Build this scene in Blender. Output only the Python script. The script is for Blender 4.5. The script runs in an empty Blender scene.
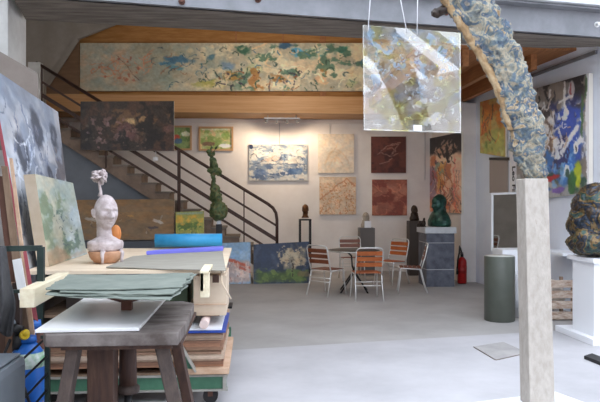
import bpy, bmesh, math, random
import numpy as np
from mathutils import Vector, Matrix, Euler, noise
R = math.radians; PI = math.pi
sc = bpy.context.scene; COL = sc.collection
F = 700.0; HZ = 197.0; YAW = R(3.84); H = 1.65
CAM = Vector((0, 0, H))
# ---------------------------------------------------------------- measuring helpers (photo pixel -> real point)
def ray(px, py):
    a = (px-300)/F; c, s = math.cos(YAW), math.sin(YAW)
    return Vector((a*c+s, c-a*s, (HZ-py)/F))
def onZ(px, py, z=0.0):
    r = ray(px, py); return CAM + r*((z-H)/r.z)
def onY(px, py, Y):
    r = ray(px, py); return CAM + r*(Y/r.y)
def onP(px, py, p0, n):
    r = ray(px, py); return CAM + r*((Vector(p0)-CAM).dot(n)/r.dot(n))
# ---------------------------------------------------------------- object helpers
def mw(o):
    m = Matrix.Translation(o.location) @ o.rotation_euler.to_matrix().to_4x4()
    return mw(o.parent) @ m if o.parent else m
def tag(o, label, cat, group=None):
    o['label'] = label; o['category'] = cat
    if group: o['group'] = group
    return o
def thing(name, label, cat, loc=(0, 0, 0), rz=0, group=None):
    o = bpy.data.objects.new(name, None); COL.objects.link(o)
    o.empty_display_size = .1
    o.location = loc; o.rotation_euler = (0, 0, rz)
    return tag(o, label, cat, group)
def copy_tree(o, parent=None):
    c = o.copy(); COL.objects.link(c)
    if parent: c.parent = parent
    for ch in [k for k in bpy.data.objects if k.parent == o and k != c]:
        copy_tree(ch, c)
    return c
class MB:
    def __init__(s): s.v = []; s.f = []; s.sm = []; s.mi = []
    def add(s, vs, fs, smooth=False, mi=0):
        n = len(s.v); s.v += [Vector(v) for v in vs]
        for f in fs: s.f.append([i+n for i in f]); s.sm.append(smooth); s.mi.append(mi)
        return s
    def hexa(s, p, mi=0):   # p: bottom 4 ccw, top 4 ccw
        return s.add(p, [(3,2,1,0),(4,5,6,7),(0,1,5,4),(1,2,6,5),(2,3,7,6),(3,0,4,7)], False, mi)
    def box(s, c, d, rot=None, mi=0):
        x, y, z = [k/2 for k in d]
        p = [Vector(q) for q in ((-x,-y,-z),(x,-y,-z),(x,y,-z),(-x,y,-z),(-x,-y,z),(x,-y,z),(x,y,z),(-x,y,z))]
        if rot is not None: p = [rot @ q for q in p]
        return s.hexa([q+Vector(c) for q in p], mi)
    def b2(s, lo, hi, mi=0):
        lo, hi = Vector(lo), Vector(hi); return s.box((lo+hi)/2, hi-lo, None, mi)
    def bar(s, p0, p1, w, h, up=(0, 0, 1), mi=0):
        p0, p1 = Vector(p0), Vector(p1); d = (p1-p0); L = d.length; d.normalize()
        a = d.cross(Vector(up))
        if a.length < 1e-4: a = d.cross(Vector((0, 1, 0)))
        a.normalize(); b = a.cross(d).normalized()
        rot = Matrix((a, d, b)).transposed()
        return s.box((p0+p1)/2, (w, L, h), rot, mi)
    def prism(s, pts, vec, mi=0):
        n = len(pts); a = [Vector(p) for p in pts]; b = [p+Vector(vec) for p in a]
        fs = [tuple(range(n))[::-1], tuple(range(n, 2*n))] + [(i, (i+1) % n, n+(i+1) % n, n+i) for i in range(n)]
        return s.add(a+b, fs, False, mi)
    def tube(s, pts, r, n=8, closed=False, caps=True, mi=0, smooth=True, sq=None):
        pts = [Vector(p) for p in pts]; m = len(pts); vs = []; fs = []
        rr = r if isinstance(r, (list, tuple)) else [r]*m
        prev = None
        for i, p in enumerate(pts):
            if closed: d = pts[(i+1) % m]-pts[i-1]
            else: d = pts[min(i+1, m-1)]-pts[max(i-1, 0)]
            d.normalize()
            if prev is None:
                a = d.cross(Vector((0, 0, 1)))
                if a.length < 1e-3: a = d.cross(Vector((0, 1, 0)))
            else: a = prev - d*prev.dot(d)
            a.normalize(); prev = a; b = d.cross(a)
            for k in range(n):
                t = 2*PI*k/n
                vs.append(p+a*(math.cos(t)*rr[i])+b*(math.sin(t)*rr[i]*(sq or 1)))
        rng = m if closed else m-1
        for i in range(rng):
            for k in range(n):
                j = (i+1) % m
                fs.append((i*n+k, i*n+(k+1) % n, j*n+(k+1) % n, j*n+k))
        s.add(vs, fs, smooth, mi)
        if caps and not closed:
            n0 = len(s.v)-len(vs)
            s.f.append([n0+k for k in range(n)][::-1]); s.sm.append(False); s.mi.append(mi)
            s.f.append([n0+(m-1)*n+k for k in range(n)]); s.sm.append(False); s.mi.append(mi)
        return s
    def cyl(s, p0, p1, r0, r1=None, n=20, mi=0):
        return s.tube([p0, p1], [r0, r0 if r1 is None else r1], n, mi=mi)
    def lathe(s, prof, c=(0, 0, 0), n=32, mi=0, sx=1, sy=1, smooth=True):
        c = Vector(c); vs = []; fs = []; m = len(prof)
        for r, z in prof:
            for k in range(n):
                t = 2*PI*k/n; vs.append(c+Vector((r*math.cos(t)*sx, r*math.sin(t)*sy, z)))
        for i in range(m-1):
            for k in range(n): fs.append((i*n+k, i*n+(k+1) % n, (i+1)*n+(k+1) % n, (i+1)*n+k))
        s.add(vs, fs, smooth, mi)
        n0 = len(s.v)-len(vs)
        s.f.append([n0+k for k in range(n)][::-1]); s.sm.append(False); s.mi.append(mi)
        s.f.append([n0+(m-1)*n+k for k in range(n)]); s.sm.append(False); s.mi.append(mi)
        return s
    def ball(s, c, r, n=20, m=14, fn=None, rot=None, mi=0):
        c = Vector(c); r = (r, r, r) if not isinstance(r, (tuple, list)) else r; vs = []; fs = []
        for i in range(1, m):
            th = PI*i/m
            for k in range(n):
                ph = 2*PI*k/n
                d = Vector((math.sin(th)*math.cos(ph), math.sin(th)*math.sin(ph), math.cos(th)))
                q = Vector((d.x*r[0], d.y*r[1], d.z*r[2]))
                if fn: q = fn(q, d)
                if rot is not None: q = rot @ q
                vs.append(c+q)
        def pole(d):
            q = Vector((0, 0, d*r[2]))
            if fn: q = fn(q, Vector((0, 0, d)))
            if rot is not None: q = rot @ q
            return c+q
        vs += [pole(1), pole(-1)]; T = len(vs)-2; B = len(vs)-1
        for i in range(m-2):
            for k in range(n): fs.append((i*n+k, (i+1)*n+k, (i+1)*n+(k+1) % n, i*n+(k+1) % n))
        for k in range(n): fs.append((T, k, (k+1) % n)); fs.append((B, (m-2)*n+(k+1) % n, (m-2)*n+k))
        return s.add(vs, fs, True, mi)
    def mesh(s, name, bev=0, inv=None):
        me = bpy.data.meshes.new(name)
        vs = [inv @ v for v in s.v] if inv is not None else s.v
        me.from_pydata([tuple(v) for v in vs], [], s.f)
        me.polygons.foreach_set('use_smooth', s.sm); me.polygons.foreach_set('material_index', s.mi)
        me.update()
        if bev:
            bm = bmesh.new(); bm.from_mesh(me)
            es = [e for e in bm.edges if len(e.link_faces) == 2 and e.calc_face_angle(0) > .5]
            bmesh.ops.bevel(bm, geom=es, offset=bev, segments=2, affect='EDGES', profile=.6, clamp_overlap=True)
            bm.to_mesh(me); bm.free()
        return me
    def part(s, name, mat, parent, world=False, bev=0, label=None):
        me = s.mesh(name, bev, mw(parent).inverted() if world else None)
        for m_ in (mat if isinstance(mat, (list, tuple)) else [mat]): me.materials.append(m_)
        o = bpy.data.objects.new(name, me); COL.objects.link(o); o.parent = parent
        if label: o['label'] = label
        return o
    def solo(s, name, mat, label=None, cat=None, group=None, bev=0, kind=None):
        xs = [v.x for v in s.v]; ys = [v.y for v in s.v]; zs = [v.z for v in s.v]
        c = Vector(((min(xs)+max(xs))/2, (min(ys)+max(ys))/2, min(zs)))
        me = s.mesh(name, bev, Matrix.Translation(-c))
        for m_ in (mat if isinstance(mat, (list, tuple)) else [mat]): me.materials.append(m_)
        o = bpy.data.objects.new(name, me); COL.objects.link(o); o.location = c
        if label: tag(o, label, cat, group)
        if kind: o['kind'] = kind
        return o
def remesh(o, vox, smooth=2):
    m = o.modifiers.new('r', 'REMESH'); m.mode = 'VOXEL'; m.voxel_size = vox; m.use_smooth_shade = True
    if smooth:
        q = o.modifiers.new('s', 'SMOOTH'); q.iterations = smooth; q.factor = .5
    dg = bpy.context.evaluated_depsgraph_get(); me = bpy.data.meshes.new_from_object(o.evaluated_get(dg))
    mats = list(o.data.materials); o.modifiers.clear(); o.data = me
    me.materials.clear()
    for k in mats: me.materials.append(k)
    return o
def displace(o, amp, scale, octs=4, seed=0, noisefn=None):
    me = o.data; me.update()
    nor = [v.normal.copy() for v in me.vertices]
    for v, n_ in zip(me.vertices, nor):
        p = v.co*scale+Vector((seed, seed*.7, 0))
        d = noise.fractal(p, .8, 2.1, octs)
        v.co += n_*d*amp
    me.update()
# ---------------------------------------------------------------- materials
def lin(c):
    c = [k/255 for k in c[:3]]
    return tuple(k/12.92 if k <= .04045 else ((k+.055)/1.055)**2.4 for k in c)
def mat(name, c1, c2=None, scale=8, rough=.6, metal=0, bump=.0, bscale=None, c3=None, stretch=None, detail=6, spec=.5, coat=0, contrast=.25):
    m = bpy.data.materials.new(name); m.use_nodes = True; nt = m.node_tree; N = nt.nodes; L = nt.links
    b = N['Principled BSDF']; b.inputs['Roughness'].default_value = rough; b.inputs['Metallic'].default_value = metal
    b.inputs['Specular IOR Level'].default_value = spec; b.inputs['Coat Weight'].default_value = coat
    tc = N.new('ShaderNodeTexCoord'); mp = N.new('ShaderNodeMapping'); L.new(tc.outputs['Object'], mp.inputs[0])
    if stretch: mp.inputs['Scale'].default_value = stretch
    if c2:
        nz = N.new('ShaderNodeTexNoise'); nz.inputs['Scale'].default_value = scale; nz.inputs['Detail'].default_value = detail
        nz.inputs['Roughness'].default_value = .62
        L.new(mp.outputs[0], nz.inputs[0]); cr = N.new('ShaderNodeValToRGB'); L.new(nz.outputs[0], cr.inputs[0])
        e = cr.color_ramp.elements; e[0].position = .5-contrast/2; e[1].position = .5+contrast/2
        e[0].color = (*lin(c1), 1); e[1].color = (*lin(c2), 1)
        if c3: q = e.new(.5+contrast); q.color = (*lin(c3), 1)
        L.new(cr.outputs[0], b.inputs['Base Color'])
    else: b.inputs['Base Color'].default_value = (*lin(c1), 1)
    if bump:
        n2 = N.new('ShaderNodeTexNoise'); n2.inputs['Scale'].default_value = bscale or scale*3; n2.inputs['Detail'].default_value = 5
        L.new(mp.outputs[0], n2.inputs[0]); bp = N.new('ShaderNodeBump'); bp.inputs['Strength'].default_value = bump
        bp.inputs['Distance'].default_value = .01
        L.new(n2.outputs[0], bp.inputs['Height']); L.new(bp.outputs[0], b.inputs['Normal'])
    return m
def palette_mat(name, cols, scale=9, rough=.6, bump=.5, metal=0, bscale=60, warp=.6):
    m = bpy.data.materials.new(name); m.use_nodes = True; nt = m.node_tree; N = nt.nodes; L = nt.links
    b = N['Principled BSDF']; b.inputs['Roughness'].default_value = rough; b.inputs['Metallic'].default_value = metal
    tc = N.new('ShaderNodeTexCoord'); nz = N.new('ShaderNodeTexNoise'); nz.inputs['Scale'].default_value = scale
    nz.inputs['Detail'].default_value = 5; nz.inputs['Distortion'].default_value = warp; L.new(tc.outputs['Object'], nz.inputs[0])
    cr = N.new('ShaderNodeValToRGB'); L.new(nz.outputs[0], cr.inputs[0]); e = cr.color_ramp.elements
    k = len(cols); e[0].position = .3; e[0].color = (*lin(cols[0]), 1); e[1].position = .7; e[1].color = (*lin(cols[-1]), 1)
    for i in range(1, k-1): q = e.new(.3+.4*i/(k-1)); q.color = (*lin(cols[i]), 1)
    L.new(cr.outputs[0], b.inputs['Base Color'])
    n2 = N.new('ShaderNodeTexNoise'); n2.inputs['Scale'].default_value = bscale; n2.inputs['Detail'].default_value = 6
    L.new(tc.outputs['Object'], n2.inputs[0]); bp = N.new('ShaderNodeBump'); bp.inputs['Strength'].default_value = bump
    bp.inputs['Distance'].default_value = .01; L.new(n2.outputs[0], bp.inputs['Height']); L.new(bp.outputs[0], b.inputs['Normal'])
    return m
def paint_mat(name, rough=.55, bump=.25, bs=90):
    m = mat(name, (200, 200, 200), rough=rough, bump=bump, bscale=bs); nt = m.node_tree
    a = nt.nodes.new('ShaderNodeAttribute'); a.attribute_name = 'Col'
    nt.links.new(a.outputs['Color'], nt.nodes['Principled BSDF'].inputs['Base Color']); return m
M = {}
# ---------------------------------------------------------------- the little painter: artworks as colour on a fine canvas grid
def vnoise(u, v, seed, octs=4):
    rng = np.random.RandomState(seed); out = 0; a = 1; tot = 0
    for o in range(octs):
        g = rng.rand(64, 64); x = u*2**o+rng.rand()*17; y = v*2**o+rng.rand()*17
        xi = np.floor(x).astype(int); yi = np.floor(y).astype(int); fx = x-xi; fy = y-yi
        fx = fx*fx*(3-2*fx); fy = fy*fy*(3-2*fy); xi %= 64; yi %= 64; x1 = (xi+1) % 64; y1 = (yi+1) % 64
        out = out+a*((g[yi, xi]*(1-fx)+g[yi, x1]*fx)*(1-fy)+(g[y1, xi]*(1-fx)+g[y1, x1]*fx)*fy); tot += a; a *= .55
    return out/tot
class Art:
    def __init__(s, W, Hh, base=(235, 230, 220), seed=1):
        s.W, s.H = W, Hh; s.asp = W/Hh; s.seed = seed
        v, u = np.mgrid[0:Hh, 0:W]; s.u = u/(W-1)*s.asp; s.v = v/(Hh-1)     # u runs 0..aspect, v 0 (top)..1
        s.im = np.zeros((Hh, W, 3))+np.array(base); s.rnd = random.Random(seed)
    def mix(s, m, c, a=1): m = np.clip(m*a, 0, 1)[..., None]; s.im = s.im*(1-m)+np.array(c)*m; return s
    def cloud(s, c, sc_=4, th=.5, soft=.08, a=1, st=(1, 1), box=None):
        s.seed += 1; n = vnoise(s.u*sc_*st[0], s.v*sc_*st[1], s.seed)
        m = np.clip((n-th)/soft, 0, 1)
        if box:
            x0, y0, x1, y1 = box; e = .06
            w = vnoise(s.u*6, s.v*6, s.seed+91)*.16-.08
            uu = s.u/s.asp+w; vv = s.v+w
            m = m*np.clip((uu-x0)/e, 0, 1)*np.clip((x1-uu)/e, 0, 1)*np.clip((vv-y0)/e, 0, 1)*np.clip((y1-vv)/e, 0, 1)
        return s.mix(m, c, a)
    def blob(s, x, y, rx, ry, c, a=1, ang=0, soft=.25, wob=.35):   # x, y in 0..1; rx, ry in heights
        s.seed += 1; X = s.u-x*s.asp; Y = s.v-y; ca, sa = math.cos(R(ang)), math.sin(R(ang))
        U = (X*ca+Y*sa)/rx; V = (-X*sa+Y*ca)/ry
        d = np.sqrt(U*U+V*V)+wob*(vnoise(s.u*7, s.v*7, s.seed)-.5)*2
        return s.mix(np.clip((1-d)/soft, 0, 1), c, a)
    def rect(s, x0, y0, x1, y1, c, a=1, soft=.01):
        uu = s.u/s.asp
        return s.mix(np.clip((uu-x0)/soft, 0, 1)*np.clip((x1-uu)/soft, 0, 1)*np.clip((s.v-y0)/soft, 0, 1)*np.clip((y1-s.v)/soft, 0, 1), c, a)
    def line(s, pts, w, c, a=1, soft=.5):   # pts in 0..1, w in heights
        P = [(p[0]*s.asp, p[1]) for p in pts]; D = np.full(s.u.shape, 9.)
        for (x0, y0), (x1, y1) in zip(P, P[1:]):
            dx, dy = x1-x0, y1-y0; L = dx*dx+dy*dy+1e-9
            t = np.clip(((s.u-x0)*dx+(s.v-y0)*dy)/L, 0, 1); D = np.minimum(D, np.hypot(s.u-x0-t*dx, s.v-y0-t*dy))
        return s.mix(np.clip((w-D)/(w*soft)+.0, 0, 1), c, a)
    def scrib(s, n, box, ln, w, cols, a=.85, curl=1.0, ang=None, spread=PI):
        x0, y0, x1, y1 = box
        for _ in range(n):
            x = s.rnd.uniform(x0, x1); y = s.rnd.uniform(y0, y1)
            t = s.rnd.uniform(-PI, PI) if ang is None else R(ang)+s.rnd.uniform(-spread, spread)
            k = s.rnd.uniform(-curl, curl); p = [(x, y)]; L = ln*s.rnd.uniform(.4, 1.3)
            for i in range(5):
                x += math.cos(t)*L/5/s.asp; y += math.sin(t)*L/5; t += k*.6; p.append((x, y))
            s.line(p, w*s.rnd.uniform(.6, 1.4), s.rnd.choice(cols), a)
        return s
    def dabs(s, n, box, r, cols, a=.8, ry=None):
        for _ in range(n):
            q = r*s.rnd.uniform(.5, 1.5)
            s.blob(s.rnd.uniform(box[0], box[2]), s.rnd.uniform(box[1], box[3]), q, (ry or r)*s.rnd.uniform(.5, 1.5), s.rnd.choice(cols), a, s.rnd.uniform(0, 180), .3, .5)
        return s
    def finish(s, amp=.022, fr=14, mott=.10, seed=3):
        W, Hh = s.W, s.H
        for am, f_ in ((amp, fr), (amp*.5, fr*2.3)):
            dx = (vnoise(s.u*f_, s.v*f_, seed, 2)-.5)*2*am*Hh; dy = (vnoise(s.u*f_, s.v*f_, seed+5, 2)-.5)*2*am*Hh
            v, u = np.mgrid[0:Hh, 0:W]; s.im = s.im[np.clip(np.round(v+dy).astype(int), 0, Hh-1), np.clip(np.round(u+dx).astype(int), 0, W-1)]
        n = (vnoise(s.u*22, s.v*22, seed+9, 3)-.5)*2*mott+(vnoise(s.u*5, s.v*5, seed+11, 3)-.5)*2*mott
        s.im = s.im*(1+n)[..., None]
        c = vnoise(s.u*9, s.v*9, seed+13, 3)-.5; s.im = s.im*(1+np.stack([c, c*0, -c], -1)*mott)
        s.done = True; return s
    def grain(s, amt=10, sc_=40):
        s.im = s.im+(vnoise(s.u*sc_, s.v*sc_, s.seed+7, 2)-.5)[..., None]*2*amt; return s
def canvas(name, label, cat, art, BL, BR, TL, TR=None, th=.03, gain=1.0, group=None, frame=None, edge=None, surf=None, parent=None):
    if not getattr(art, 'done', False): art.finish()
    BL, BR, TL = Vector(BL), Vector(BR), Vector(TL); TR = Vector(TR) if TR is not None else BR+TL-BL
    nrm = (BR-BL).cross(TL-BL).normalized(); W, Hh = art.W, art.H
    V = []; back = -nrm*th
    for j in range(Hh):
        t = j/(Hh-1)
        for i in range(W):
            s_ = i/(W-1); V.append((TL*(1-s_)+TR*s_)*(1-t)+(BL*(1-s_)+BR*s_)*t)
    Fc = [(j*W+i, (j+1)*W+i, (j+1)*W+i+1, j*W+i+1) for j in range(Hh-1) for i in range(W-1)]
    nf = len(V); mb = MB(); mb.add(V, Fc, True, 0)
    q = [TL, BL, BR, TR]; mb.add(q+[p+back for p in q], [(0, 4, 5, 1), (1, 5, 6, 2), (2, 6, 7, 3), (3, 7, 4, 0), (4, 7, 6, 5)], False, 1)
    mats = [surf or M['paint'], edge or M['canvas_edge']]
    if frame:
        o = thing(name, label, cat, (BL+BR)/2, 0, group)
        m = mb.part('picture', mats, o, True)
        fb = MB(); w = frame[0]; ux = (BR-BL).normalized(); uz = (TL-BL).normalized()
        c = (BL+TR)/2; lw = (BR-BL).length; lh = (TL-BL).length
        for sg in (-1, 1):
            fb.bar(BL+nrm*.006+ux*(-w if 1 else 0)+uz*(lh/2+sg*(lh/2+w/2)), BR+nrm*.006+ux*w+uz*(lh/2+sg*(lh/2+w/2)), th+.02, w, uz)
            e = (BL if sg < 0 else BR)+ux*sg*w/2+nrm*.006
            fb.bar(e, e+uz*lh, w, th+.02, nrm)
        fb.part('frame', frame[1], o, True)
    else:
        if parent is not None: m = mb.part(name, mats, parent, True)
        else: m = mb.solo(name, mats, label, cat, group)
        o = m
    im = np.clip(art.im, 0, 255)/255.; l = np.where(im <= .04045, im/12.92, ((im+.055)/1.055)**2.4)
    l = np.clip(l*gain, 0, .92).reshape(-1, 3)
    ca = m.data.color_attributes.new('Col', 'FLOAT_COLOR', 'POINT'); d = np.ones((len(m.data.vertices), 4)); d[:nf, :3] = l; d[nf:, :3] = .6
    ca.data.foreach_set('color', d.ravel().astype(np.float32))
    return o
SKY = 4.1; EXPO = 0.0
# ================================================================ materials
M['paint'] = paint_mat('oil_paint'); M['paint_gloss'] = paint_mat('varnished_paint', .35, .35, 60)
M['canvas_edge'] = mat('canvas_edge', (226, 220, 208), rough=.85)
M['floor'] = mat('concrete_floor', (164, 163, 166), (192, 191, 194), .8, .7, bump=.1, bscale=30, c3=(152, 148, 146), stretch=(1, 1, 1), detail=9, contrast=.4)
M['floor_in'] = mat('hall_floor', (150, 147, 145), (174, 172, 170), .9, .7, bump=.1, bscale=30, c3=(126, 121, 117), detail=9, contrast=.4)
M['plaster'] = mat('white_plaster', (226, 220, 216), (233, 228, 224), 2.5, .85, bump=.06, bscale=40)
M['sky_tint_wall'] = mat('sky_tinted_white', (226, 232, 244), (232, 238, 248), 2, .85)  # white wall with the blue of the sky's light mixed into its colour
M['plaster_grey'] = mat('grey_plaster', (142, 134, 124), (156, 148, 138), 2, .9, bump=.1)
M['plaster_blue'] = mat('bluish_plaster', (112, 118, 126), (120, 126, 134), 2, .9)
M['plywood'] = mat('orange_plywood', (160, 110, 58), (182, 132, 76), 2.2, .6, stretch=(1, 1, 7), bump=.05, spec=.3)
M['beamwood'] = mat('pine_beam', (192, 142, 90), (206, 158, 108), 2.0, .55, stretch=(.5, 1, 12), bump=.05)
M['deckwood'] = mat('deck_wood', (150, 96, 54), (178, 120, 72), 3, .6, stretch=(8, .5, 8), bump=.1)
M['lintel'] = mat('weathered_concrete', (96, 87, 78), (134, 125, 115), 4, .85, bump=.6, bscale=30, c3=(74, 66, 58), stretch=(.5, 3.5, 3.5), detail=9)
M['steel_grey'] = mat('grey_painted_steel', (116, 118, 122), (132, 133, 138), 3, .45, metal=.1, bump=.05)
M['steel_light'] = mat('pale_flange_steel', (200, 202, 206), rough=.5)
M['column'] = mat('column_plaster', (196, 196, 192), (214, 214, 210), 4, .85, bump=.2)
M['railing'] = mat('brown_rail_paint', (58, 38, 32), (70, 48, 40), 9, .5, metal=.2)
M['stair'] = mat('stair_concrete', (116, 100, 88), (140, 122, 108), 5, .85, bump=.2)
M['white_paint'] = mat('white_lacquer', (238, 240, 244), rough=.45)
M['alu'] = mat('brushed_aluminium', (216, 216, 214), rough=.38, metal=.55)
M['slat'] = mat('varnished_slat', (158, 80, 34), (178, 98, 48), 6, .45, stretch=(1, 6, 1), bump=.05)
M['slat_dark'] = mat('varnished_slat_dark', (108, 56, 32), (126, 70, 42), 6, .45, stretch=(1, 6, 1), bump=.05)
M['black_metal'] = mat('black_metal', (30, 30, 32), rough=.45, metal=.3)
M['dark_glass'] = mat('dark_table_top', (46, 50, 52), rough=.45, metal=.0, spec=.4)
M['bronze'] = palette_mat('brown_bronze', [(58, 36, 22), (96, 62, 36), (130, 90, 54)], 20, .42, .3, .5)
M['bronze_dark'] = palette_mat('dark_bronze', [(34, 26, 22), (60, 44, 34)], 20, .5, .3, .3)
M['verdigris'] = palette_mat('dark_green_bronze', [(16, 40, 36), (32, 66, 58), (48, 92, 78)], 14, .35, .25, .4)
M['totem'] = palette_mat('mottled_green_bronze', [(40, 42, 24), (62, 82, 48), (92, 100, 56), (96, 70, 42)], 22, .5, .9, .2)
M['clay'] = mat('grey_clay', (150, 140, 130), (172, 164, 152), 20, .9, bump=.2)
M['slate'] = mat('blue_grey_granite', (72, 76, 88), (100, 104, 116), 7, .55, bump=.05, c3=(120, 122, 132), detail=9)
M['slab'] = mat('pale_stone_cap', (190, 194, 200), (204, 208, 212), 9, .6)
M['joint'] = mat('pale_joint', (178, 180, 184), rough=.8)
M['red'] = mat('extinguisher_red', (158, 20, 18), rough=.3)
M['black_plastic'] = mat('black_plastic', (26, 26, 28), rough=.4)
M['bin'] = mat('olive_grey_enamel', (76, 80, 72), (84, 88, 80), 3, .42)
M['bin_top'] = mat('bin_top_pale', (192, 190, 184), rough=.6)
M['stone'] = mat('pale_limestone', (164, 156, 146), (182, 175, 166), 22, .85, bump=.4, bscale=50, c3=(146, 134, 120), stretch=(1, 1, .5), contrast=.3)
M['plaster_cast'] = mat('pinkish_plaster_cast', (170, 154, 152), (206, 194, 194), 12, .6, bump=.15, bscale=50)
M['ply_top'] = mat('pale_ply_board', (222, 200, 172), (234, 216, 190), 2, .6, stretch=(1, 6, 1), bump=.03)
M['timber'] = mat('sawn_timber', (222, 208, 176), (236, 226, 198), 4, .7, stretch=(6, .7, 6), bump=.05)
M['bench_top'] = mat('worn_bench_top', (76, 66, 61), (122, 114, 110), 5, .7, stretch=(1, 2.2, 1), bump=.3, c3=(76, 62, 54))
M['bench_wood'] = mat('old_dark_wood', (54, 33, 25), (76, 50, 37), 5, .65, stretch=(4, 4, .7), bump=.3, c3=(92, 68, 52))
M['bench_grey'] = mat('old_greyed_wood', (52, 40, 35), (72, 58, 51), 5, .7, stretch=(4, 4, .7), bump=.3)
M['whiteboard'] = mat('white_faced_board', (226, 226, 226), (232, 232, 232), 3, .3)
M['greensheet'] = mat('grey_green_sheet', (116, 126, 118), (134, 142, 133), 5, .6, bump=.08, spec=.4)
M['felt'] = mat('grey_green_felt', (146, 142, 132), (162, 158, 146), 6, .85, stretch=(.6, 4, 1), bump=.1)
M['blue_roll'] = mat('turquoise_blue_roll', (36, 134, 184), (48, 148, 196), 5, .45)
M['violet'] = mat('violet_blue_roll', (112, 112, 210), rough=.5)
M['card'] = mat('cardboard', (196, 176, 152), (208, 190, 168), 4, .85)
M['rack_green'] = mat('green_steel', (62, 108, 84), (76, 124, 98), 6, .5, bump=.05)
M['rack_edge'] = mat('bare_steel_edge', (150, 148, 140), (170, 168, 160), 8, .5)
M['dark_green'] = mat('dark_green_steel', (38, 52, 50), (50, 66, 62), 6, .45, metal=.3)
M['blue_bottle'] = mat('blue_gas_bottle', (22, 92, 178), (30, 104, 192), 4, .4)
M['label_green'] = mat('green_white_band', (110, 170, 120), (210, 220, 214), 14, .5)
M['yellow'] = mat('yellow_plastic', (222, 190, 40), rough=.4)
M['grey_plastic'] = mat('grey_plastic', (112, 120, 128), (122, 130, 138), 4, .4)
M['tarp'] = mat('charcoal_cloth', (58, 58, 60), (74, 74, 76), 8, .9, bump=.3)
M['rust'] = mat('rusty_iron', (84, 52, 42), (108, 70, 58), 12, .75, bump=.4)
M['rubber'] = mat('black_rubber', (34, 34, 36), rough=.7)
M['orange'] = mat('terracotta_orange', (206, 130, 72), rough=.6)
M['bowlwood'] = mat('wooden_bowl', (176, 128, 96), (200, 156, 124), 7, .55)
M['blue_card'] = mat('blue_cover', (34, 66, 150), rough=.5)
M['pink'] = mat('pink_edge', (170, 84, 92), rough=.7)
M['raw_board'] = mat('raw_brown_board', (122, 98, 80), (150, 126, 104), 4, .8, stretch=(4, 4, .6))
M['grey_board'] = mat('grey_beige_board', (138, 128, 120), (150, 140, 131), 3, .8)
M['kraft'] = mat('kraft_edges', (184, 150, 122), (206, 176, 150), 8, .85)
M['frame_wood'] = mat('thin_oak_frame', (196, 158, 116), rough=.5)
M['wire'] = mat('pale_nylon_wire', (226, 226, 230), rough=.4)
M['mirror'] = mat('mirror_silver', (232, 234, 236), rough=.03, metal=1.0)
M['crate'] = mat('weathered_crate_wood', (160, 132, 112), (210, 196, 182), 9, .85, bump=.4, c3=(110, 76, 56), stretch=(1, 1, 3))
M['ink'] = mat('black_ink', (24, 24, 26), rough=.6)
M['cement'] = mat('grey_cement_block', (150, 148, 144), (170, 168, 164), 6, .9, bump=.3)
# ================================================================ the setting
WD0 = Vector((onY(476, 200, 13.3).x, 13.3, 0)); WDn = Vector((1, .067, 0)).normalized(); WDt = Vector((-.067, 1, 0)).normalized()
def onD(px, py, off=0.0): return onP(px, py, WD0-WDn*off, WDn)     # a point on the right wall
BY = 15.5
CA = onY(432, 200, BY); CB = Vector((onY(461, 200, 13.3).x, 13.3, 0))
s0, s1 = onZ(300, 346), onZ(600, 328); ds_ = (s1-s0)/(s1.x-s0.x); sl = s0+ds_*(-9-s0.x); sr = s0+ds_*(9-s0.x); sl.z = sr.z = -.1
fl = MB(); fl.prism([(-9, -7, -.1), (9, -7, -.1), sr, sl], (0, 0, .1)); fl.solo('floor_courtyard', M['floor'], kind='structure')
fl = MB(); fl.prism([sl, sr, (9, 16.2, -.1), (-9, 16.2, -.1)], (0, 0, .1)); fl.solo('floor', M['floor_in'], kind='structure')
w = MB(); w.b2((-7, BY, 0), (CA.x+.3, BY+.25, 6.2)); w.solo('wall_back', M['plaster'], kind='structure')
w = MB(); a, b = Vector((CA.x, BY, 0)), CB
d = (b-a).normalized(); n_ = Vector((-d.y, d.x, 0))
w.prism([a+d*.0, b, b+Vector((.3, .3, 0)), a+Vector((.5, .2, 0))], (0, 0, 3.5)); w.solo('wall_alcove', M['plaster'], kind='structure')
w = MB(); w.prism([CB, WD0+WDt*0.0, WD0+WDt*.25, CB+Vector((.05, .25, 0))], (0, 0, 3.47)); w.solo('wall_end', M['plaster'], kind='structure')
near = WD0-WDt*4.75
w = MB(); w.prism([WD0+WDt*2.4, near, near+WDn*.3, WD0+WDt*2.4+WDn*.3], (0, 0, 5.2)); w.solo('wall_right', M['sky_tint_wall'], kind='structure')
w = MB(); w.prism([near+WDn*.3, near+WDn*3.6, near+WDn*3.6+WDt*.25, near+WDn*.3+WDt*.25], (0, 0, 5.2)); w.solo('wall_facade_right', M['plaster'], kind='structure')
w = MB(); w.b2((-3.6, -6, 0), (-3.4, 7.4, 3.1)); w.solo('added_shade_wall', M['plaster_grey'], kind='structure')  # unseen near wall, added to cut the daylight on the left side
w = MB(); w.b2((-3.6, 0, 3.75), (-1.0, 6.4, 3.82)); w.solo('added_shade_canopy', M['plaster_grey'], kind='structure')  # unseen canopy, added so less sky light reaches the left area
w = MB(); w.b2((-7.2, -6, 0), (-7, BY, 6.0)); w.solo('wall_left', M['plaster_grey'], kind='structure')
w = MB(); w.b2((-7, -6.25, 0), (8.4, -6, 3.9)); w.solo('wall_courtyard_rear', M['plaster'], kind='structure')
w = MB(); w.b2((8.0, -6, 0), (8.25, 8.6, 4.45)); w.solo('wall_courtyard_right', M['plaster'], kind='structure')
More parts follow.
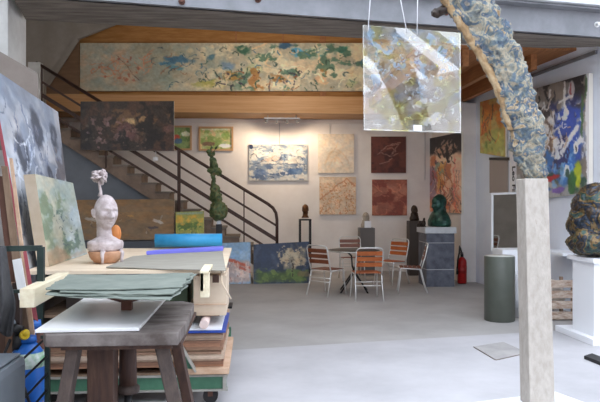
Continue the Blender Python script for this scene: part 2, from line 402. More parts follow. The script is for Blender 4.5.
# mezzanine: plywood parapet, pine edge beam, soffit, upper wall
MY = 14.4
zt = lambda y, Y: H+(HZ-y)*Y/F
w = MB(); w.b2((-6.9, MY+.25, zt(95, MY)), (4.6, MY+.32, 5.9)); w.solo('wall_mezzanine', M['plywood'], kind='structure')
jm = MB()
for px in (236, 283, 323, 426):
    x = onY(px, 50, MY+.25).x; jm.b2((x-.012, MY+.225, zt(95, MY)), (x+.012, MY+.25, 5.85))
jm.b2((onY(321, 50, MY).x, MY+.2, zt(95, MY)), (onY(327, 50, MY).x, MY+.25, 5.8))
jm.solo('trim_1', M['deckwood'], kind='structure')
w = MB(); w.b2((-6.9, MY, zt(113, MY)), (CA.x+.25, MY+.12, zt(95, MY)-.02)); w.b2((-6.9, MY+.12, zt(100, MY)), (CA.x+.25, MY+.3, zt(95, MY)-.03)); w.solo('beam_mezzanine' and 'trim_2', M['beamwood'], kind='structure')
w = MB(); w.b2((-6.9, MY+.12, zt(113, MY)), (CA.x+.25, BY, zt(113, MY)+.08)); w.solo('ceiling_mezzanine', M['beamwood'], kind='structure')
w = MB(); w.b2((-6.9, BY-.05, zt(119, BY)-.09), (CA.x, BY, zt(119, BY)-.03)); w.solo('trim_3', M['plaster'], kind='structure')
# wooden deck and joists over the right side
w = MB(); w.prism([(2.3, 9.6, 3.72), (WD0.x+.26, 9.6, 3.72), (WD0.x-.02, MY+.2, 3.72), (2.3, MY+.2, 3.72)], (0, 0, .05)); w.solo('ceiling_right', M['deckwood'], kind='structure')
for i, x in enumerate((2.4, 2.95, 3.5, 4.02)):
    j = MB(); j.b2((x, 9.7 if i < 3 else 9.9, 3.5), (x+.09, MY+.2, 3.72)); j.solo('ceiling_joist', M['deckwood'], kind='structure')
# beam over the opening
hb = 3.62
fA, fB = onZ(150, 4, hb), onZ(600, 37, hb); kA, kB = onZ(26, 20, hb), onZ(578, 50, hb)
df = (fB-fA).normalized(); dk = (kB-kA).normalized()
f0 = onZ(10, -6, hb); f1 = fA+df*6.6; k0 = kA; k1 = kA+dk*6.55
w = MB(); off = Vector((0, .05, 0))
w.hexa([f0+off, f1+off, k1, k0]+[p+Vector((0, 0, .36)) for p in (f0+off, f1+off, k1, k0)]); w.solo('beam_lintel', M['lintel'], kind='structure')
ch = MB(); up = Vector((0, 0, 1))
ch.bar(f0+up*.16, f1+up*.16, .02, .30); ch.bar(f0+up*.305-Vector((0, .07, 0)), f1+up*.305-Vector((0, .07, 0)), .16, .02)
ch.bar(f0+up*.006+Vector((0, .04, 0)), f1+up*.006+Vector((0, .04, 0)), .1, .012)
ch.solo('beam_steel', M['steel_grey'], kind='structure')
g = MB(); g.bar(f0+up*.36-Vector((0, .12, 0)), f1+up*.36-Vector((0, .12, 0)), .2, .07); g.solo('beam_gutter', M['steel_light'], kind='structure')
for px, py in ((182, 2), (258, 0), (446, 13), (596, 25)):
    p = onP(px, py, f0, Vector((-df.y, df.x, 0)))
    bt = MB(); q = Vector((0, -.02, 0)); bt.cyl(p, p+q*1.5, .035, n=12); bt.cyl(p+q*1.5, p+q*4, .02, n=8)
    bt.solo('bolt', M['rust'] if px != 596 else M['alu'], {182: 'rusty bolt head on the grey beam above the long painting', 258: 'rusty bolt head at the top of the beam, second from the left', 446: 'dark bolt on the grey beam beside the encrusted sculpture', 596: 'shiny bolt head at the right end of the grey beam'}[px], 'bolt', 'bolts on the steel beam')
# column on the left, stair head post, sloping plaster in the stairwell
p = onY(8, 100, 7.5); yb = 7.5
while onY(26, 100, yb).x < p.x: yb += .01
while onY(26, 100, yb).x > p.x: yb += .01
w = MB(); w.b2((p.x-.62, 7.5, 0), (p.x, yb, 4.7)); w.solo('wall_column_left', M['column'], bev=.01, kind='structure')
Yp = MY-.1
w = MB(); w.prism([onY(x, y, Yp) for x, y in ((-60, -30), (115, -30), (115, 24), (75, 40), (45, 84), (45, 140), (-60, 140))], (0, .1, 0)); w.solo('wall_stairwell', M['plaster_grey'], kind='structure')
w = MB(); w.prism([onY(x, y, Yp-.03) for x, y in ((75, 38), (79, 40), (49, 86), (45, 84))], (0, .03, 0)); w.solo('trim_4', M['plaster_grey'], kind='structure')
w = MB(); w.prism([onY(x, y, Yp+.11) for x, y in ((79, 36), (79, 112), (40, 112), (40, 90))], (0, .03, 0)); w.solo('shade_panel', mat('stairwell_shade_tone', (112, 84, 60), (126, 96, 70), 3, .7, stretch=(1, 1, 5)), kind='structure')  # dark panel over the plywood, stairwell shade put into its colour
w = MB(); a = onY(28, 62, 13.5); b = onY(40, 130, 13.5); w.b2((a.x, 13.5, b.z), (b.x, 13.7, a.z)); w.solo('trim_5', M['column'], kind='structure')
# roof (rises to the back)
def roof(x0, x1, y0, y1, name):
    z = lambda y: 4.05+(y-7.2)*.235
    r = MB(); r.hexa([(x0, y0, z(y0)), (x1, y0, z(y0)), (x1, y1, z(y1)), (x0, y1, z(y1))]+[(x0, y0, z(y0)+.12), (x1, y0, z(y0)+.12), (x1, y1, z(y1)+.12), (x0, y1, z(y1)+.12)])
    r.solo(name, M['plaster'], kind='structure')
roof(-7, 8.2, 7.9, 15.8, 'ceiling')
u_ = MB(); u_.hexa([f0+up*.36, f1+up*.36, k1+up*.36, k0+up*.36, f0+up*.37, f1+up*.37, Vector((7, 8.2, 4.35)), Vector((-7, 8.2, 4.35))]); u_.solo('wall_upstand', M['plaster'], kind='structure')
# courtyard roof frame over and behind the camera (seen in the glass panel)
for i in range(18):
    y = -14.0+i*1.12
    r_ = MB(); r_.bar((8.1, y, 7.6), (8.1, y+4.4, 4.5), .34, .1, (1, 0, 0)); r_.solo('courtyard_rafter', M['steel_grey'], kind='structure')
r_ = MB(); r_.bar((-7, -6.0, 3.95), (8.2, -6.0, 3.95), .2, .15); r_.solo('trim_6', M['steel_grey'], kind='structure')
tie = MB(); tie.bar((-3, 6.25, 3.75), (4, 6.25, 3.75), .06, .06); tie.solo('trim_7', M['steel_grey'], kind='structure')
# manhole cover and slab joint
mc = MB(); q = [onZ(x, y, .004) for x, y in ((474, 347), (496, 360), (527, 353), (503, 342.5))]; mc.prism(q, (0, 0, .006)); 
tag(mc.solo('manhole_cover', mat('cover_cement', (150, 148, 147), (170, 167, 165), 3, .8, bump=.2), bev=.001), 'square cement manhole cover set in the floor left of the stone pillar', 'manhole cover')
mf = MB()
for i in range(4): mf.bar(q[i]+up*.001, q[(i+1) % 4]+up*.001, .016, .006)
mf.part('rim', mat('rust_rim', (128, 118, 110), rough=.8), bpy.data.objects['manhole_cover'], True)
# ================================================================ stairs
SY = 13.6; SD = .85
sA, sB = onY(225, 238, SY), onY(100, 158, SY)
slope = (sB.z-sA.z)/(sA.x-sB.x); x0 = sA.x+sA.z/slope; rise = .172; run = rise/slope; nst = 20
st = thing('staircase', 'concrete staircase with brown rails climbing left along the back wall', 'staircase', (x0, SY, 0))
top = []; x = x0; z = 0
for i in range(nst):
    top += [(x, SY, z), (x, SY, z+rise)]; x -= run; z += rise
top.append((x, SY, z)); bot = [(x, SY, z-.35), (x0-.4, SY, 0)]
fm = MB(); P_ = top+bot
# sawtooth flight as quads (keeps faces convex)
for i in range(nst):
    xa = x0-i*run; xb = xa-run; zt_ = (i+1)*rise; zu = lambda xx: max(0, (x0-xx)*slope-.17)
    fm.hexa([(xb, SY, zu(xb)), (xa, SY, zu(xa)), (xa, SY+SD, zu(xa)), (xb, SY+SD, zu(xb)), (xb, SY, zt_), (xa, SY, zt_), (xa, SY+SD, zt_), (xb, SY+SD, zt_)])
fm.part('flight', M['stair'], st, True)
tr = MB()
for i in range(nst):
    xa = x0-i*run; tr.box((xa-run/2+.01, SY+SD/2-.01, (i+1)*rise+.018), (run+.03, SD+.04, .035))
tr.part('tread', M['lintel'], st, True, label='worn grey treads')
RY = SY-.04
def rl(px, py): return onY(px, py, RY)
for nm, a, b, h_, e in (('top_rail', (36, 62.5), (268, 204), .055, 1), ('rail', (42, 82), (277, 226), .04, 0), ('rail', (42, 95), (277, 240), .07, 0), ('rail', (42, 109), (268, 248), .045, 0)):
    rm = MB(); A_, B_ = rl(*a), rl(*b)
    if e: rm.tube([A_, A_+(B_-A_)*.5, B_, rl(273, 208), rl(276, 213), rl(277, 220), rl(277, 246)], .03, 8)
    else: rm.bar(A_, B_, .035, h_)
    rm.part(nm, M['railing'], st, True)
for px, y0, y1 in ((42, 66, 125), (106, 108, 168), (179, 149, 236), (244, 190, 262)):
    pm = MB(); wd = .03 if px in (179,) else .012; pm.bar(rl(px, y0), rl(px, y1), wd*2, wd*2, (0, 1, 0)); pm.part('post', M['railing'], st, True)
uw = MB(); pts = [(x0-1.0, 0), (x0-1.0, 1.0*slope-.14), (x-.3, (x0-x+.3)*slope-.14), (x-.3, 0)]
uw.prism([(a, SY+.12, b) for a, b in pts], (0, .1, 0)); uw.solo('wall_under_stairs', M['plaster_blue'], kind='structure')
tg = MB(); p = rl(156, 159); tg.box(p-Vector((0, .04, 0)), (.09, .02, .07)); tg.cyl(p-Vector((0, .04, -.03)), p+Vector((0, -.03, .14)), .006, n=6)
tg.solo('paper_tag', M['white_paint'], 'small white tag hanging under the dark painting on the railing', 'tag')
# track light
TY_ = 14.8
tl = thing('track_light', 'four-lamp ceiling track light above the blue landscape painting', 'lamp', (onY(282, 117, TY_).x, TY_, zt(113, MY)))
TZ = tl.location.z
tb = MB(); tb.box((tl.location.x, TY_, TZ-.06), (.76, .03, .025)); 
for s_ in (-.3, .3): tb.cyl((tl.location.x+s_, TY_, TZ), (tl.location.x+s_, TY_, TZ-.05), .012, n=8)
tb.part('bar', M['alu'], tl, True)
M['lampglow'] = mat('lamp_face', (255, 225, 180)); M['lampglow'].node_tree.nodes['Principled BSDF'].inputs['Emission Color'].default_value = (1, .8, .55, 1); M['lampglow'].node_tree.nodes['Principled BSDF'].inputs['Emission Strength'].default_value = 3
spots = []
for k in range(4):
    cx = tl.location.x-.3+k*.2; hm = MB(); c0 = Vector((cx, TY_, TZ-.09)); dr = Vector(((k-1.5)*.5, .5, -1)).normalized()
    hm.cyl(c0+Vector((0, 0, .03)), c0, .008, n=6); hm.cyl(c0, c0+dr*.07, .02, .034, n=14); o = hm.part('lamp_head', M['alu'], tl, True)
    gm = MB(); gm.cyl(c0+dr*.071, c0+dr*.074, .028, n=14); gm.part('lamp_face', M['lampglow'], o, True)
    spots.append((c0+dr*.09, dr))
# ================================================================ back wall pictures
WG = 1.6
def wallpic(name, label, cat, art, x0, y0, x1, y1, Y=BY, th=.035, gain=WG, **k):
    Y -= .012
    return canvas(name, label, cat, art, onY(x0, y1, Y-th), onY(x1, y1, Y-th), onY(x0, y0, Y-th), onY(x1, y0, Y-th), th=th, gain=gain, **k)
# long painting on the mezzanine
A = Art(600, 92, (150, 142, 120), 3)
A.blob(.06, .5, .8, .7, (128, 126, 112), .6); A.blob(.2, .4, .5, .8, (118, 118, 102), .7); A.blob(.11, .3, .3, .2, (128, 120, 104), .5)
A.cloud((150, 124, 100), 3, .5, .1, .7, (1, 1.2), (0, 0, .2, 1)); A.cloud((120, 124, 112), 3, .55, .1, .7, (1, 1), (0, 0, .25, 1))
A.scrib(26, (.03, .3, .18, .72), .28, .012, [(150, 86, 58), (168, 100, 74), (160, 110, 84)], .7); A.line([(.1, .25), (.13, .5), (.16, .78)], .008, (90, 60, 50))
A.dabs(12, (.05, .3, .16, .8), .03, [(120, 60, 46), (140, 80, 60)], .7)
A.cloud((112, 128, 118), 3, .5, .15, .5, (1, 1), (.2, 0, .45, 1))
for x, y, rx, ry, c, an in ((.27, .34, .28, .08, (50, 88, 112), 8), (.235, .42, .2, .05, (62, 104, 128), 0), (.26, .5, .16, .05, (70, 112, 120), 15), (.36, .22, .12, .2, (60, 96, 110), 0), (.4, .45, .2, .1, (92, 112, 130), 20), (.45, .15, .14, .1, (30, 72, 52), 20), (.5, .3, .3, .1, (150, 150, 120), 0), (.57, .05, .2, .07, (24, 58, 84), 0), (.66, .2, .3, .16, (36, 120, 118), 10), (.6, .18, .12, .1, (58, 128, 160), 0), (.73, .16, .2, .12, (34, 98, 80), 0), (.62, .5, .22, .15, (180, 160, 130), 20), (.68, .4, .3, .2, (178, 160, 128), 0), (.55, .75, .2, .1, (130, 84, 34), 20), (.42, .7, .3, .12, (138, 104, 44), 0), (.35, .85, .3, .12, (132, 128, 60), 0), (.67, .7, .14, .2, (186, 150, 112), 0), (.8, .2, .1, .3, (150, 134, 96), 0), (.86, .08, .08, .08, (40, 68, 34), 0), (.9, .3, .3, .12, (174, 158, 118), 0), (.9, .6, .4, .16, (158, 144, 108), 0), (.92, .82, .2, .1, (130, 136, 122), 0), (.98, .4, .1, .3, (128, 104, 60), 0), (.3, .15, .1, .08, (170, 160, 130), 0), (.48, .55, .2, .12, (166, 168, 128), 0), (.76, .75, .12, .2, (150, 150, 110), 0)):
    A.blob(x, y, rx, ry, c, .85, an, .4, .6)
A.cloud((186, 172, 140), 3.2, .54, .05, .75, (1, 1.3), (.3, 0, 1, 1)); A.cloud((56, 88, 70), 4.5, .62, .04, .8, (1, 1.2), (.38, 0, .82, 1)); A.cloud((140, 92, 40), 4, .62, .05, .8, (1, 1), (.4, .5, .75, 1))
A.scrib(60, (.32, .1, .8, .95), .16, .012, [(30, 52, 50), (44, 76, 66), (30, 50, 40), (50, 90, 110)], .8, 1.6); A.scrib(30, (.36, .6, .62, .95), .16, .014, [(40, 34, 50), (30, 60, 40), (120, 70, 40)], .8, 1.6)
A.scrib(20, (.2, .1, .4, .9), .2, .01, [(36, 76, 96), (40, 60, 70), (120, 80, 60)], .7, 1.4); A.scrib(14, (.82, .1, 1, .8), .25, .009, [(60, 52, 30), (80, 90, 50), (40, 60, 40)], .7)
A.scrib(18, (.45, .1, .8, .9), .25, .016, [(200, 190, 160), (190, 160, 120)], .8, 1.4); A.grain(8)
wallpic('abstract_mural', 'very long horizontal abstract canvas in cream, teal and ochre on the mezzanine front', 'painting', A, 80, 43, 436, 91, Y=MY+.2, th=.05, gain=1.9)
# wall pictures
A = Art(110, 72, (196, 196, 192), 5)
A.cloud((104, 124, 150), 5, .5, .1, .8, (1, 2.0)); A.cloud((70, 92, 128), 6, .58, .06, .9, (1, 2), (0, .55, 1, 1)); A.cloud((214, 212, 204), 4, .52, .08, .8, (1, 3), (0, .1, 1, .6))
A.line([(.2, .48), (.35, .38), (.45, .3), (.55, .42)], .012, (190, 160, 140)); A.blob(.4, .42, .2, .06, (208, 186, 168), .8, 0); A.rect(0, .52, 1, .56, (84, 100, 124), .8)
A.scrib(40, (.05, .1, .98, .95), .16, .01, [(60, 76, 104), (44, 56, 84), (96, 120, 150)], .8, .8); A.blob(.03, .06, .06, .08, (24, 40, 78), 1); A.scrib(20, (.1, .1, .95, .9), .14, .012, [(226, 224, 216)], .8); A.blob(.8, .75, .2, .1, (70, 104, 150), .7); A.blob(.2, .78, .22, .1, (76, 100, 140), .7)
wallpic('landscape_painting', 'unframed blue and white brushy landscape canvas below the track light', 'painting', A, 249, 144.5, 307.5, 180.5, gain=1.0)
A = Art(70, 80, (206, 192, 172), 6); A.cloud((214, 200, 184), 4, .5, .1, .6)
for pts in ([(.2, .8), (.3, .55), (.5, .35), (.55, .2)], [(.3, .85), (.4, .65), (.55, .6), (.7, .8)], [(.55, .4), (.75, .55), (.85, .75)], [(.3, .5), (.45, .45), (.6, .5)], [(.45, .75), (.5, .55), (.62, .45)]): A.line(pts, .025, (196, 156, 110), .45, 1)
wallpic('drawing_canvas', 'cream canvas with a faint ochre figure drawing, upper left of four square pictures', 'painting', A, 318, 134, 354, 173, gain=1.25)
A = Art(70, 78, (70, 34, 26), 7); A.cloud((92, 48, 36), 4, .5, .1, .8); A.cloud((54, 24, 20), 4, .55, .1, .7)
for pts in ([(.2, .5), (.4, .3), (.65, .2), (.85, .15)], [(.3, .45), (.55, .55), (.8, .45)], [(.45, .35), (.6, .3), (.7, .4), (.5, .55)], [(.25, .75), (.45, .7), (.6, .6)], [(.6, .25), (.8, .2), (.6, .45)]): A.line(pts, .02, (168, 140, 124), .6, 1)
wallpic('dark_canvas', 'dark brown square canvas with pale looping lines, upper right of four square pictures', 'painting', A, 371, 136.5, 406, 173)
A = Art(80, 80, (190, 166, 140), 8); A.cloud((204, 184, 160), 4, .5, .1, .7); A.scrib(260, (0, .15, 1, 1), .06, .008, [(160, 96, 56), (176, 116, 70), (150, 88, 52), (186, 144, 96)], .75, 1.5); A.rect(0, 0, .45, .22, (214, 196, 172), .85, .1); A.line([(0, .6), (.3, .4), (.5, .2), (.75, .05), (.98, .25)], .03, (150, 76, 40), .6, 1)
wallpic('ochre_canvas', 'beige square canvas covered in a rust-coloured net pattern, lower left of four', 'painting', A, 319.5, 177, 356, 214.5, gain=1.3)
A = Art(70, 78, (126, 76, 60), 9); A.cloud((152, 100, 80), 3.5, .5, .1, .8); A.cloud((104, 48, 38), 4, .56, .08, .8); A.scrib(16, (.2, .2, .8, .85), .5, .014, [(96, 42, 34), (176, 112, 88)], .5, 1.8); A.rect(0, 0, 1, .12, (120, 66, 50), .6, .08)
wallpic('redbrown_canvas', 'red-brown square canvas with swirling marks, lower right of four square pictures', 'painting', A, 372, 179.5, 407, 215.5)
A = Art(80, 58, (150, 160, 112), 10); A.cloud((110, 134, 70), 4, .5, .1, .8); A.cloud((186, 160, 120), 4, .55, .1, .8); A.blob(.25, .75, .3, .12, (96, 70, 56), .8); A.blob(.8, .85, .3, .12, (206, 212, 210), .9); A.rect(0, 0, 1, .1, (196, 200, 190), .8, .05); A.blob(.8, .4, .2, .2, (112, 140, 70), .7)
wallpic('framed_watercolour', 'oak-framed green landscape watercolour, the fully visible right one of the framed pair', 'picture', A, 200.5, 128.5, 231.5, 149, frame=(.04, M['frame_wood']), th=.02)
A = Art(80, 58, (120, 140, 90), 11); A.cloud((80, 110, 60), 4, .5, .1, .8); A.blob(.5, .45, .3, .15, (170, 70, 60), .9); A.blob(.6, .65, .25, .15, (60, 90, 130), .8); A.blob(.85, .3, .2, .15, (200, 200, 180), .8); A.blob(.3, .8, .3, .15, (60, 110, 60), .8)
wallpic('framed_watercolour', 'oak-framed red and green watercolour half hidden behind the dark painting', 'picture', A, 160, 127.5, 190, 148.5, frame=(.04, M['frame_wood']), th=.02)
# hanging cables on the wall
for px, y0, y1 in ((279.5, 121, 144), (330, 121, 134), (425, 121, 180)):
    c = MB(); c.cyl(onY(px, y0, BY-.02), onY(px, y1, BY-.02), .006, n=6); tag(c.solo('hanging_wire', M['joint']), {279.5: 'thin wire from ceiling to the blue landscape canvas', 330: 'thin wire above the cream drawing canvas', 425: 'thin wire down the wall beside the corner'}[px], 'wire', 'picture wires')
# dark painting on the stair railing
A = Art(190, 100, (38, 30, 26), 12); A.cloud((62, 42, 32), 3, .5, .1, .8); A.cloud((90, 66, 44), 5, .55, .08, .8, (1, 1), (.3, .1, 1, .7)); A.blob(.55, .42, .25, .06, (158, 134, 94), .85, 12, .6, .8); A.blob(.68, .38, .1, .1, (150, 118, 80), .8); A.blob(.5, .62, .22, .2, (92, 62, 62), .7); A.cloud((110, 84, 80), 8, .6, .05, .7, (1, 1), (.05, .3, .6, 1)); A.cloud((18, 14, 14), 4, .55, .08, .9); A.dabs(14, (.05, .4, .3, .95), .03, [(120, 96, 100), (90, 80, 70)], .6); A.scrib(26, (.3, .5, .7, .95), .05, .01, [(120, 96, 86)], .5); A.blob(.95, .55, .15, .08, (100, 70, 64), .6); A.grain(14)
canvas('dark_painting', 'dark brown and black crusty abstract painting hung on the stair railing', 'painting', A, onY(80.5, 150, RY-.1), onY(174, 151, RY-.1), onY(80.5, 101.5, RY-.1), onY(174, 101, RY-.1), th=.05, gain=2.0, surf=M['paint_gloss'])
# painting on the angled alcove wall
An = Vector(((CB-Vector((CA.x, BY, 0))).y, -(CB-Vector((CA.x, BY, 0))).x, 0)).normalized()
if An.x > 0: An = -An
A0 = CB+An*.05
oA = lambda x, y: onP(x, y, A0, An)
A = Art(90, 200, (176, 140, 116), 13); A.cloud((196, 170, 150), 3, .5, .1, .8); A.cloud((150, 84, 50), 5, .56, .06, .8, (2, 1)); A.cloud((170, 130, 60), 4, .55, .08, .7, (2, 1), (.2, .3, .8, .8)); A.rect(0, 0, .1, 1, (60, 50, 50), .5, .1); A.blob(.1, .6, .1, .25, (96, 78, 110), .7)
A.scrib(60, (.1, .3, .95, .95), .25, .006, [(60, 40, 40), (150, 60, 40), (190, 160, 140), (80, 60, 90)], .75, .4, 90, .3); A.cloud((24, 22, 26), 4, .28, .08, .95, (1, 1), (-.1, -.2, 1.1, .27)); A.scrib(14, (.2, .04, .9, .22), .1, .01, [(150, 130, 120)], .8, .6, 100, .5); A.scrib(20, (.1, .02, .95, .26), .12, .014, [(18, 18, 22)], .9, .6, 100, .5); A.dabs(8, (.3, .1, .9, .24), .025, [(160, 130, 110)], .8); A.dabs(6, (.1, .35, .5, .5), .03, [(50, 46, 54), (110, 130, 120)], .8); A.rect(.72, .3, 1, 1, (206, 160, 140), .45, .1); A.line([(.8, .3), (.82, .95)], .008, (190, 80, 70), .6)
canvas('figure_painting', 'tall unframed canvas of dripping black, ochre and pink behind the green bust', 'painting', A, oA(429, 211.5), oA(461.5, 213.5), oA(429, 138.5), oA(461.5, 132), th=.04, gain=1.7)
# right wall: orange canvas, beige panel, big abstract, mirror, rail
D = lambda x, y, o=.05: onD(x, y, o)
A = Art(70, 110, (188, 164, 100), 14); A.cloud((196, 110, 50), 3, .45, .1, .8, (1.6, 1), (-.1, -.1, 1.1, .65)); A.cloud((170, 176, 96), 3, .5, .1, .8, (1, 1), (0, .5, 1, 1.1)); A.scrib(30, (.1, .05, .9, .6), .2, .014, [(180, 80, 40), (206, 140, 60), (90, 80, 60)], .8, .5, 90, .3); A.dabs(10, (.1, .6, .9, .95), .04, [(120, 140, 70), (200, 200, 130)], .7)
canvas('orange_painting', 'small orange and yellow canvas high on the right wall before the big abstract', 'painting', A, D(480, 153), D(505.5, 157), D(480, 102), D(505.5, 95), th=.035, gain=1.2)
pn = MB(); pn.prism([D(489.5, 160, .03), D(507, 160.5, .03), D(507, 194, .03), D(489.5, 193, .03)], WDn*.028); pn.solo('beige_panel', mat('beige_panel', (172, 158, 148), rough=.7), 'plain beige panel on the right wall directly above the mirror', 'panel')
sh = MB(); sh.prism([D(489, 157.5, .06), D(509, 157.5, .06), D(509, 160.5, .06), D(489, 160, .06)], WDn*.058); sh.solo('dark_ledge', M['black_plastic'], 'thin dark ledge between the orange canvas and the beige panel', 'ledge')
A = Art(200, 170, (160, 158, 156), 15)
A.cloud((120, 112, 104), 4, .44, .06, .8); A.cloud((196, 176, 150), 5, .48, .06, .85, (1, 1), (.15, .3, .75, .75)); A.cloud((206, 206, 208), 6, .5, .06, .9, (1, 1), (.1, 0, .8, .5))
A.cloud((34, 36, 42), 5, .46, .05, .95, (1, 1), (.2, -.1, .98, .36)); A.cloud((110, 84, 66), 7, .55, .05, .9, (1, 1), (.2, .3, .7, .7)); A.scrib(34, (.2, .0, .85, .42), .12, .014, [(28, 30, 36), (60, 60, 66), (26, 26, 40), (214, 214, 214)], .9, 1, 70, .6)
A.cloud((34, 74, 170), 5, .42, .06, .95, (1, 1), (.6, .2, .97, .8)); A.cloud((44, 110, 184), 4, .42, .06, .9, (1, 1), (.22, .55, .9, .95)); A.cloud((22, 38, 96), 6, .52, .05, .95, (1, 1), (.55, .15, .97, .95)); A.cloud((110, 160, 204), 8, .58, .05, .9, (1, 1), (.25, .5, .97, .95)); A.cloud((214, 216, 222), 8, .6, .04, .95, (1, 1), (.25, .2, .97, .85)); A.cloud((30, 70, 60), 6, .58, .05, .9, (1, 1), (.3, .75, 1, 1))
A.rect(-.1, -.1, .13, 1.1, (220, 220, 224), 1, .03); A.blob(.5, .84, .22, .035, (176, 30, 40), .95, -4, .3, .5); A.blob(.4, .93, .22, .04, (40, 90, 160), .9); A.blob(.66, .95, .1, .03, (110, 80, 160), .9)
A.line([(.72, .62), (.8, .52), (.88, .43)], .035, (222, 224, 228), .95); A.line([(.62, .66), (.7, .5), (.66, .4)], .016, (214, 216, 220), .85); A.blob(.86, .6, .035, .06, (226, 226, 222), .95, 0, .2, .2); A.blob(.86, .61, .016, .035, (20, 20, 24), .95, 0, .3, .2); A.blob(.885, .86, .05, .13, (178, 186, 40), .95, 0, .3, .6); A.blob(.82, .9, .05, .1, (40, 96, 50), .9, 0, .3, .6); A.blob(.93, .35, .02, .2, (60, 100, 60), .9); A.line([(.74, .02), (.74, .22), (.78, .3)], .018, (226, 226, 226), .9); A.blob(.81, .1, .05, .09, (210, 200, 200), .9); A.blob(.8, .1, .015, .08, (160, 60, 60), .8); A.line([(.68, .18), (.82, .16)], .014, (220, 220, 220), .9)
A.rect(.975, -.1, 1.1, 1.1, (226, 228, 232), 1); A.scrib(40, (.4, .35, .8, .7), .08, .008, [(220, 222, 230), (30, 40, 80), (190, 160, 130)], .85, 1.4); A.scrib(20, (.3, .1, .6, .5), .12, .012, [(206, 200, 190), (90, 80, 76)], .7); A.rect(.965, -.1, 1.1, 1.1, (222, 224, 228), 1); A.blob(.97, .12, .02, .12, (60, 100, 60), .8)
A.finish(.016, 14, .1); A.rect(.978, -.1, 1.1, 1.1, (226, 228, 232), 1)
big = canvas('abstract_painting', 'huge blue, black and white abstract canvas filling the right wall', 'painting', A, D(509.5, 203, .07), D(589, 192, .07), D(509.5, 96, .07), D(589, 73, .07), th=.06, gain=1.25, surf=M['paint_gloss'])
cu = bpy.data.curves.new('signature', 'FONT'); cu.body = 'Leo Fillerm'; cu.size = .17; cu.extrude = .001; cu.offset = .004; cu.resolution_u = 3
to = bpy.data.objects.new('signature', cu); COL.objects.link(to)
dg = bpy.context.evaluated_depsgraph_get(); tm = bpy.data.meshes.new_from_object(to.evaluated_get(dg)); bpy.data.objects.remove(to)
tm.materials.append(M['ink']); so = bpy.data.objects.new('signature', tm); COL.objects.link(so); so.parent = big; so['label'] = 'black handwritten signature running down the left edge'
pt = D(512.3, 166, .074); ex = Vector((0, 0, -1)); ez = -WDn; ey = ez.cross(ex)
so.matrix_world = Matrix.Identity(4)
Rm = Matrix((ex, ey, ez)).transposed().to_4x4(); Rm.translation = pt-Vector(big.location)
so.matrix_local = Rm
YR_ = onD(520, 250, .08).y; YL_ = YR_+.42
mr = thing('mirror', 'white-framed mirror standing on the white box behind the stone pillar', 'mirror', onY(506, 250, (YR_+YL_)/2))
cL = lambda px, py: onY(px, py, YL_) if px < 500 else onY(px, py, YR_)
g_ = MB(); g_.prism([cL(493, 195), cL(520, 194), cL(520, 251.5), cL(493, 249)], (0.01, .01, 0)); g_.part('mirror_glass', M['mirror'], mr, True)
fr = MB(); c4 = [cL(491.5, 194), cL(521, 193), cL(521, 252.5), cL(491.5, 250)]
for i in range(4): fr.bar(c4[i]+Vector((.008, .008, 0)), c4[(i+1) % 4]+Vector((.008, .008, 0)), .035, .03, WDn)
fr.part('frame', M['white_paint'], mr, True)
rr_ = MB(); rr_.bar(D(530, 76.5, .03), D(596, 52, .03), .025, .05); rr_.solo('trim_8', M['steel_grey'], kind='structure')
# ================================================================ paintings on the floor by the stairs
FY = 13.35
A = Art(60, 84, (120, 150, 178), 16); A.cloud((140, 166, 188), 4, .5, .1, .7, (1, 2), (0, 0, 1, .6)); A.rect(0, .42, 1, 1, (166, 150, 146), .95, .06); A.line([(0, .38), (.4, .45), (1, .62)], .05, (176, 84, 62), .9); A.line([(.45, .55), (1, .72)], .04, (160, 76, 60), .8); A.cloud((196, 180, 172), 6, .5, .06, .8, (1, 1), (0, .5, 1, 1)); A.scrib(40, (.02, .45, .98, .95), .08, .008, [(100, 90, 110), (200, 190, 186), (150, 90, 76)], .7, .3, 90, .2)
canvas('village_painting', 'upright canvas of a red-roofed village under blue sky standing by the stairs', 'painting', A, onZ(222, 284, 0), onZ(250.5, 283.5, 0), onY(222.5, 243, FY+.12), onY(250.5, 242, FY+.12), th=.03, gain=1.4)
A = Art(110, 80, (44, 56, 78), 17); A.cloud((62, 74, 96), 4, .5, .1, .8); A.cloud((34, 44, 62), 5, .55, .08, .8); A.rect(0, .66, 1, 1, (66, 86, 44), .95, .1); A.cloud((96, 116, 58), 5, .5, .06, .8, (1, 1.5), (0, .62, 1, 1)); A.blob(.72, .38, .42, .3, (150, 136, 110), .75, 0, .6, .9); A.cloud((176, 160, 132), 9, .52, .05, .8, (1, 1), (.42, .08, .98, .66)); A.line([(.7, .82), (.71, .6), (.68, .45)], .015, (44, 34, 28), .9); A.scrib(24, (.45, .1, .95, .6), .16, .006, [(70, 56, 46), (190, 176, 150)], .7); A.blob(.9, .78, .2, .08, (110, 96, 70), .7)
canvas('tree_painting', 'wide dark blue canvas of a blossoming tree on grass leaning by the stairs', 'painting', A, onZ(253.5, 284, 0), onZ(309, 283, 0), onY(253.5, 244.5, FY+.12), onY(309, 241.5, FY+.12), th=.03, gain=1.3)
bn = MB(); bz = zt(240, 13.1); bn.b2((onY(60, 200, 13.2).x, 12.9, 0), (onY(206, 200, 13.2).x, 13.5, bz)); tag(bn.solo('low_cabinet', mat('slate_grey_cabinet', (78, 84, 92), rough=.7), bev=.01), 'slate grey low cabinet in front of the stairs carrying two canvases', 'cabinet')
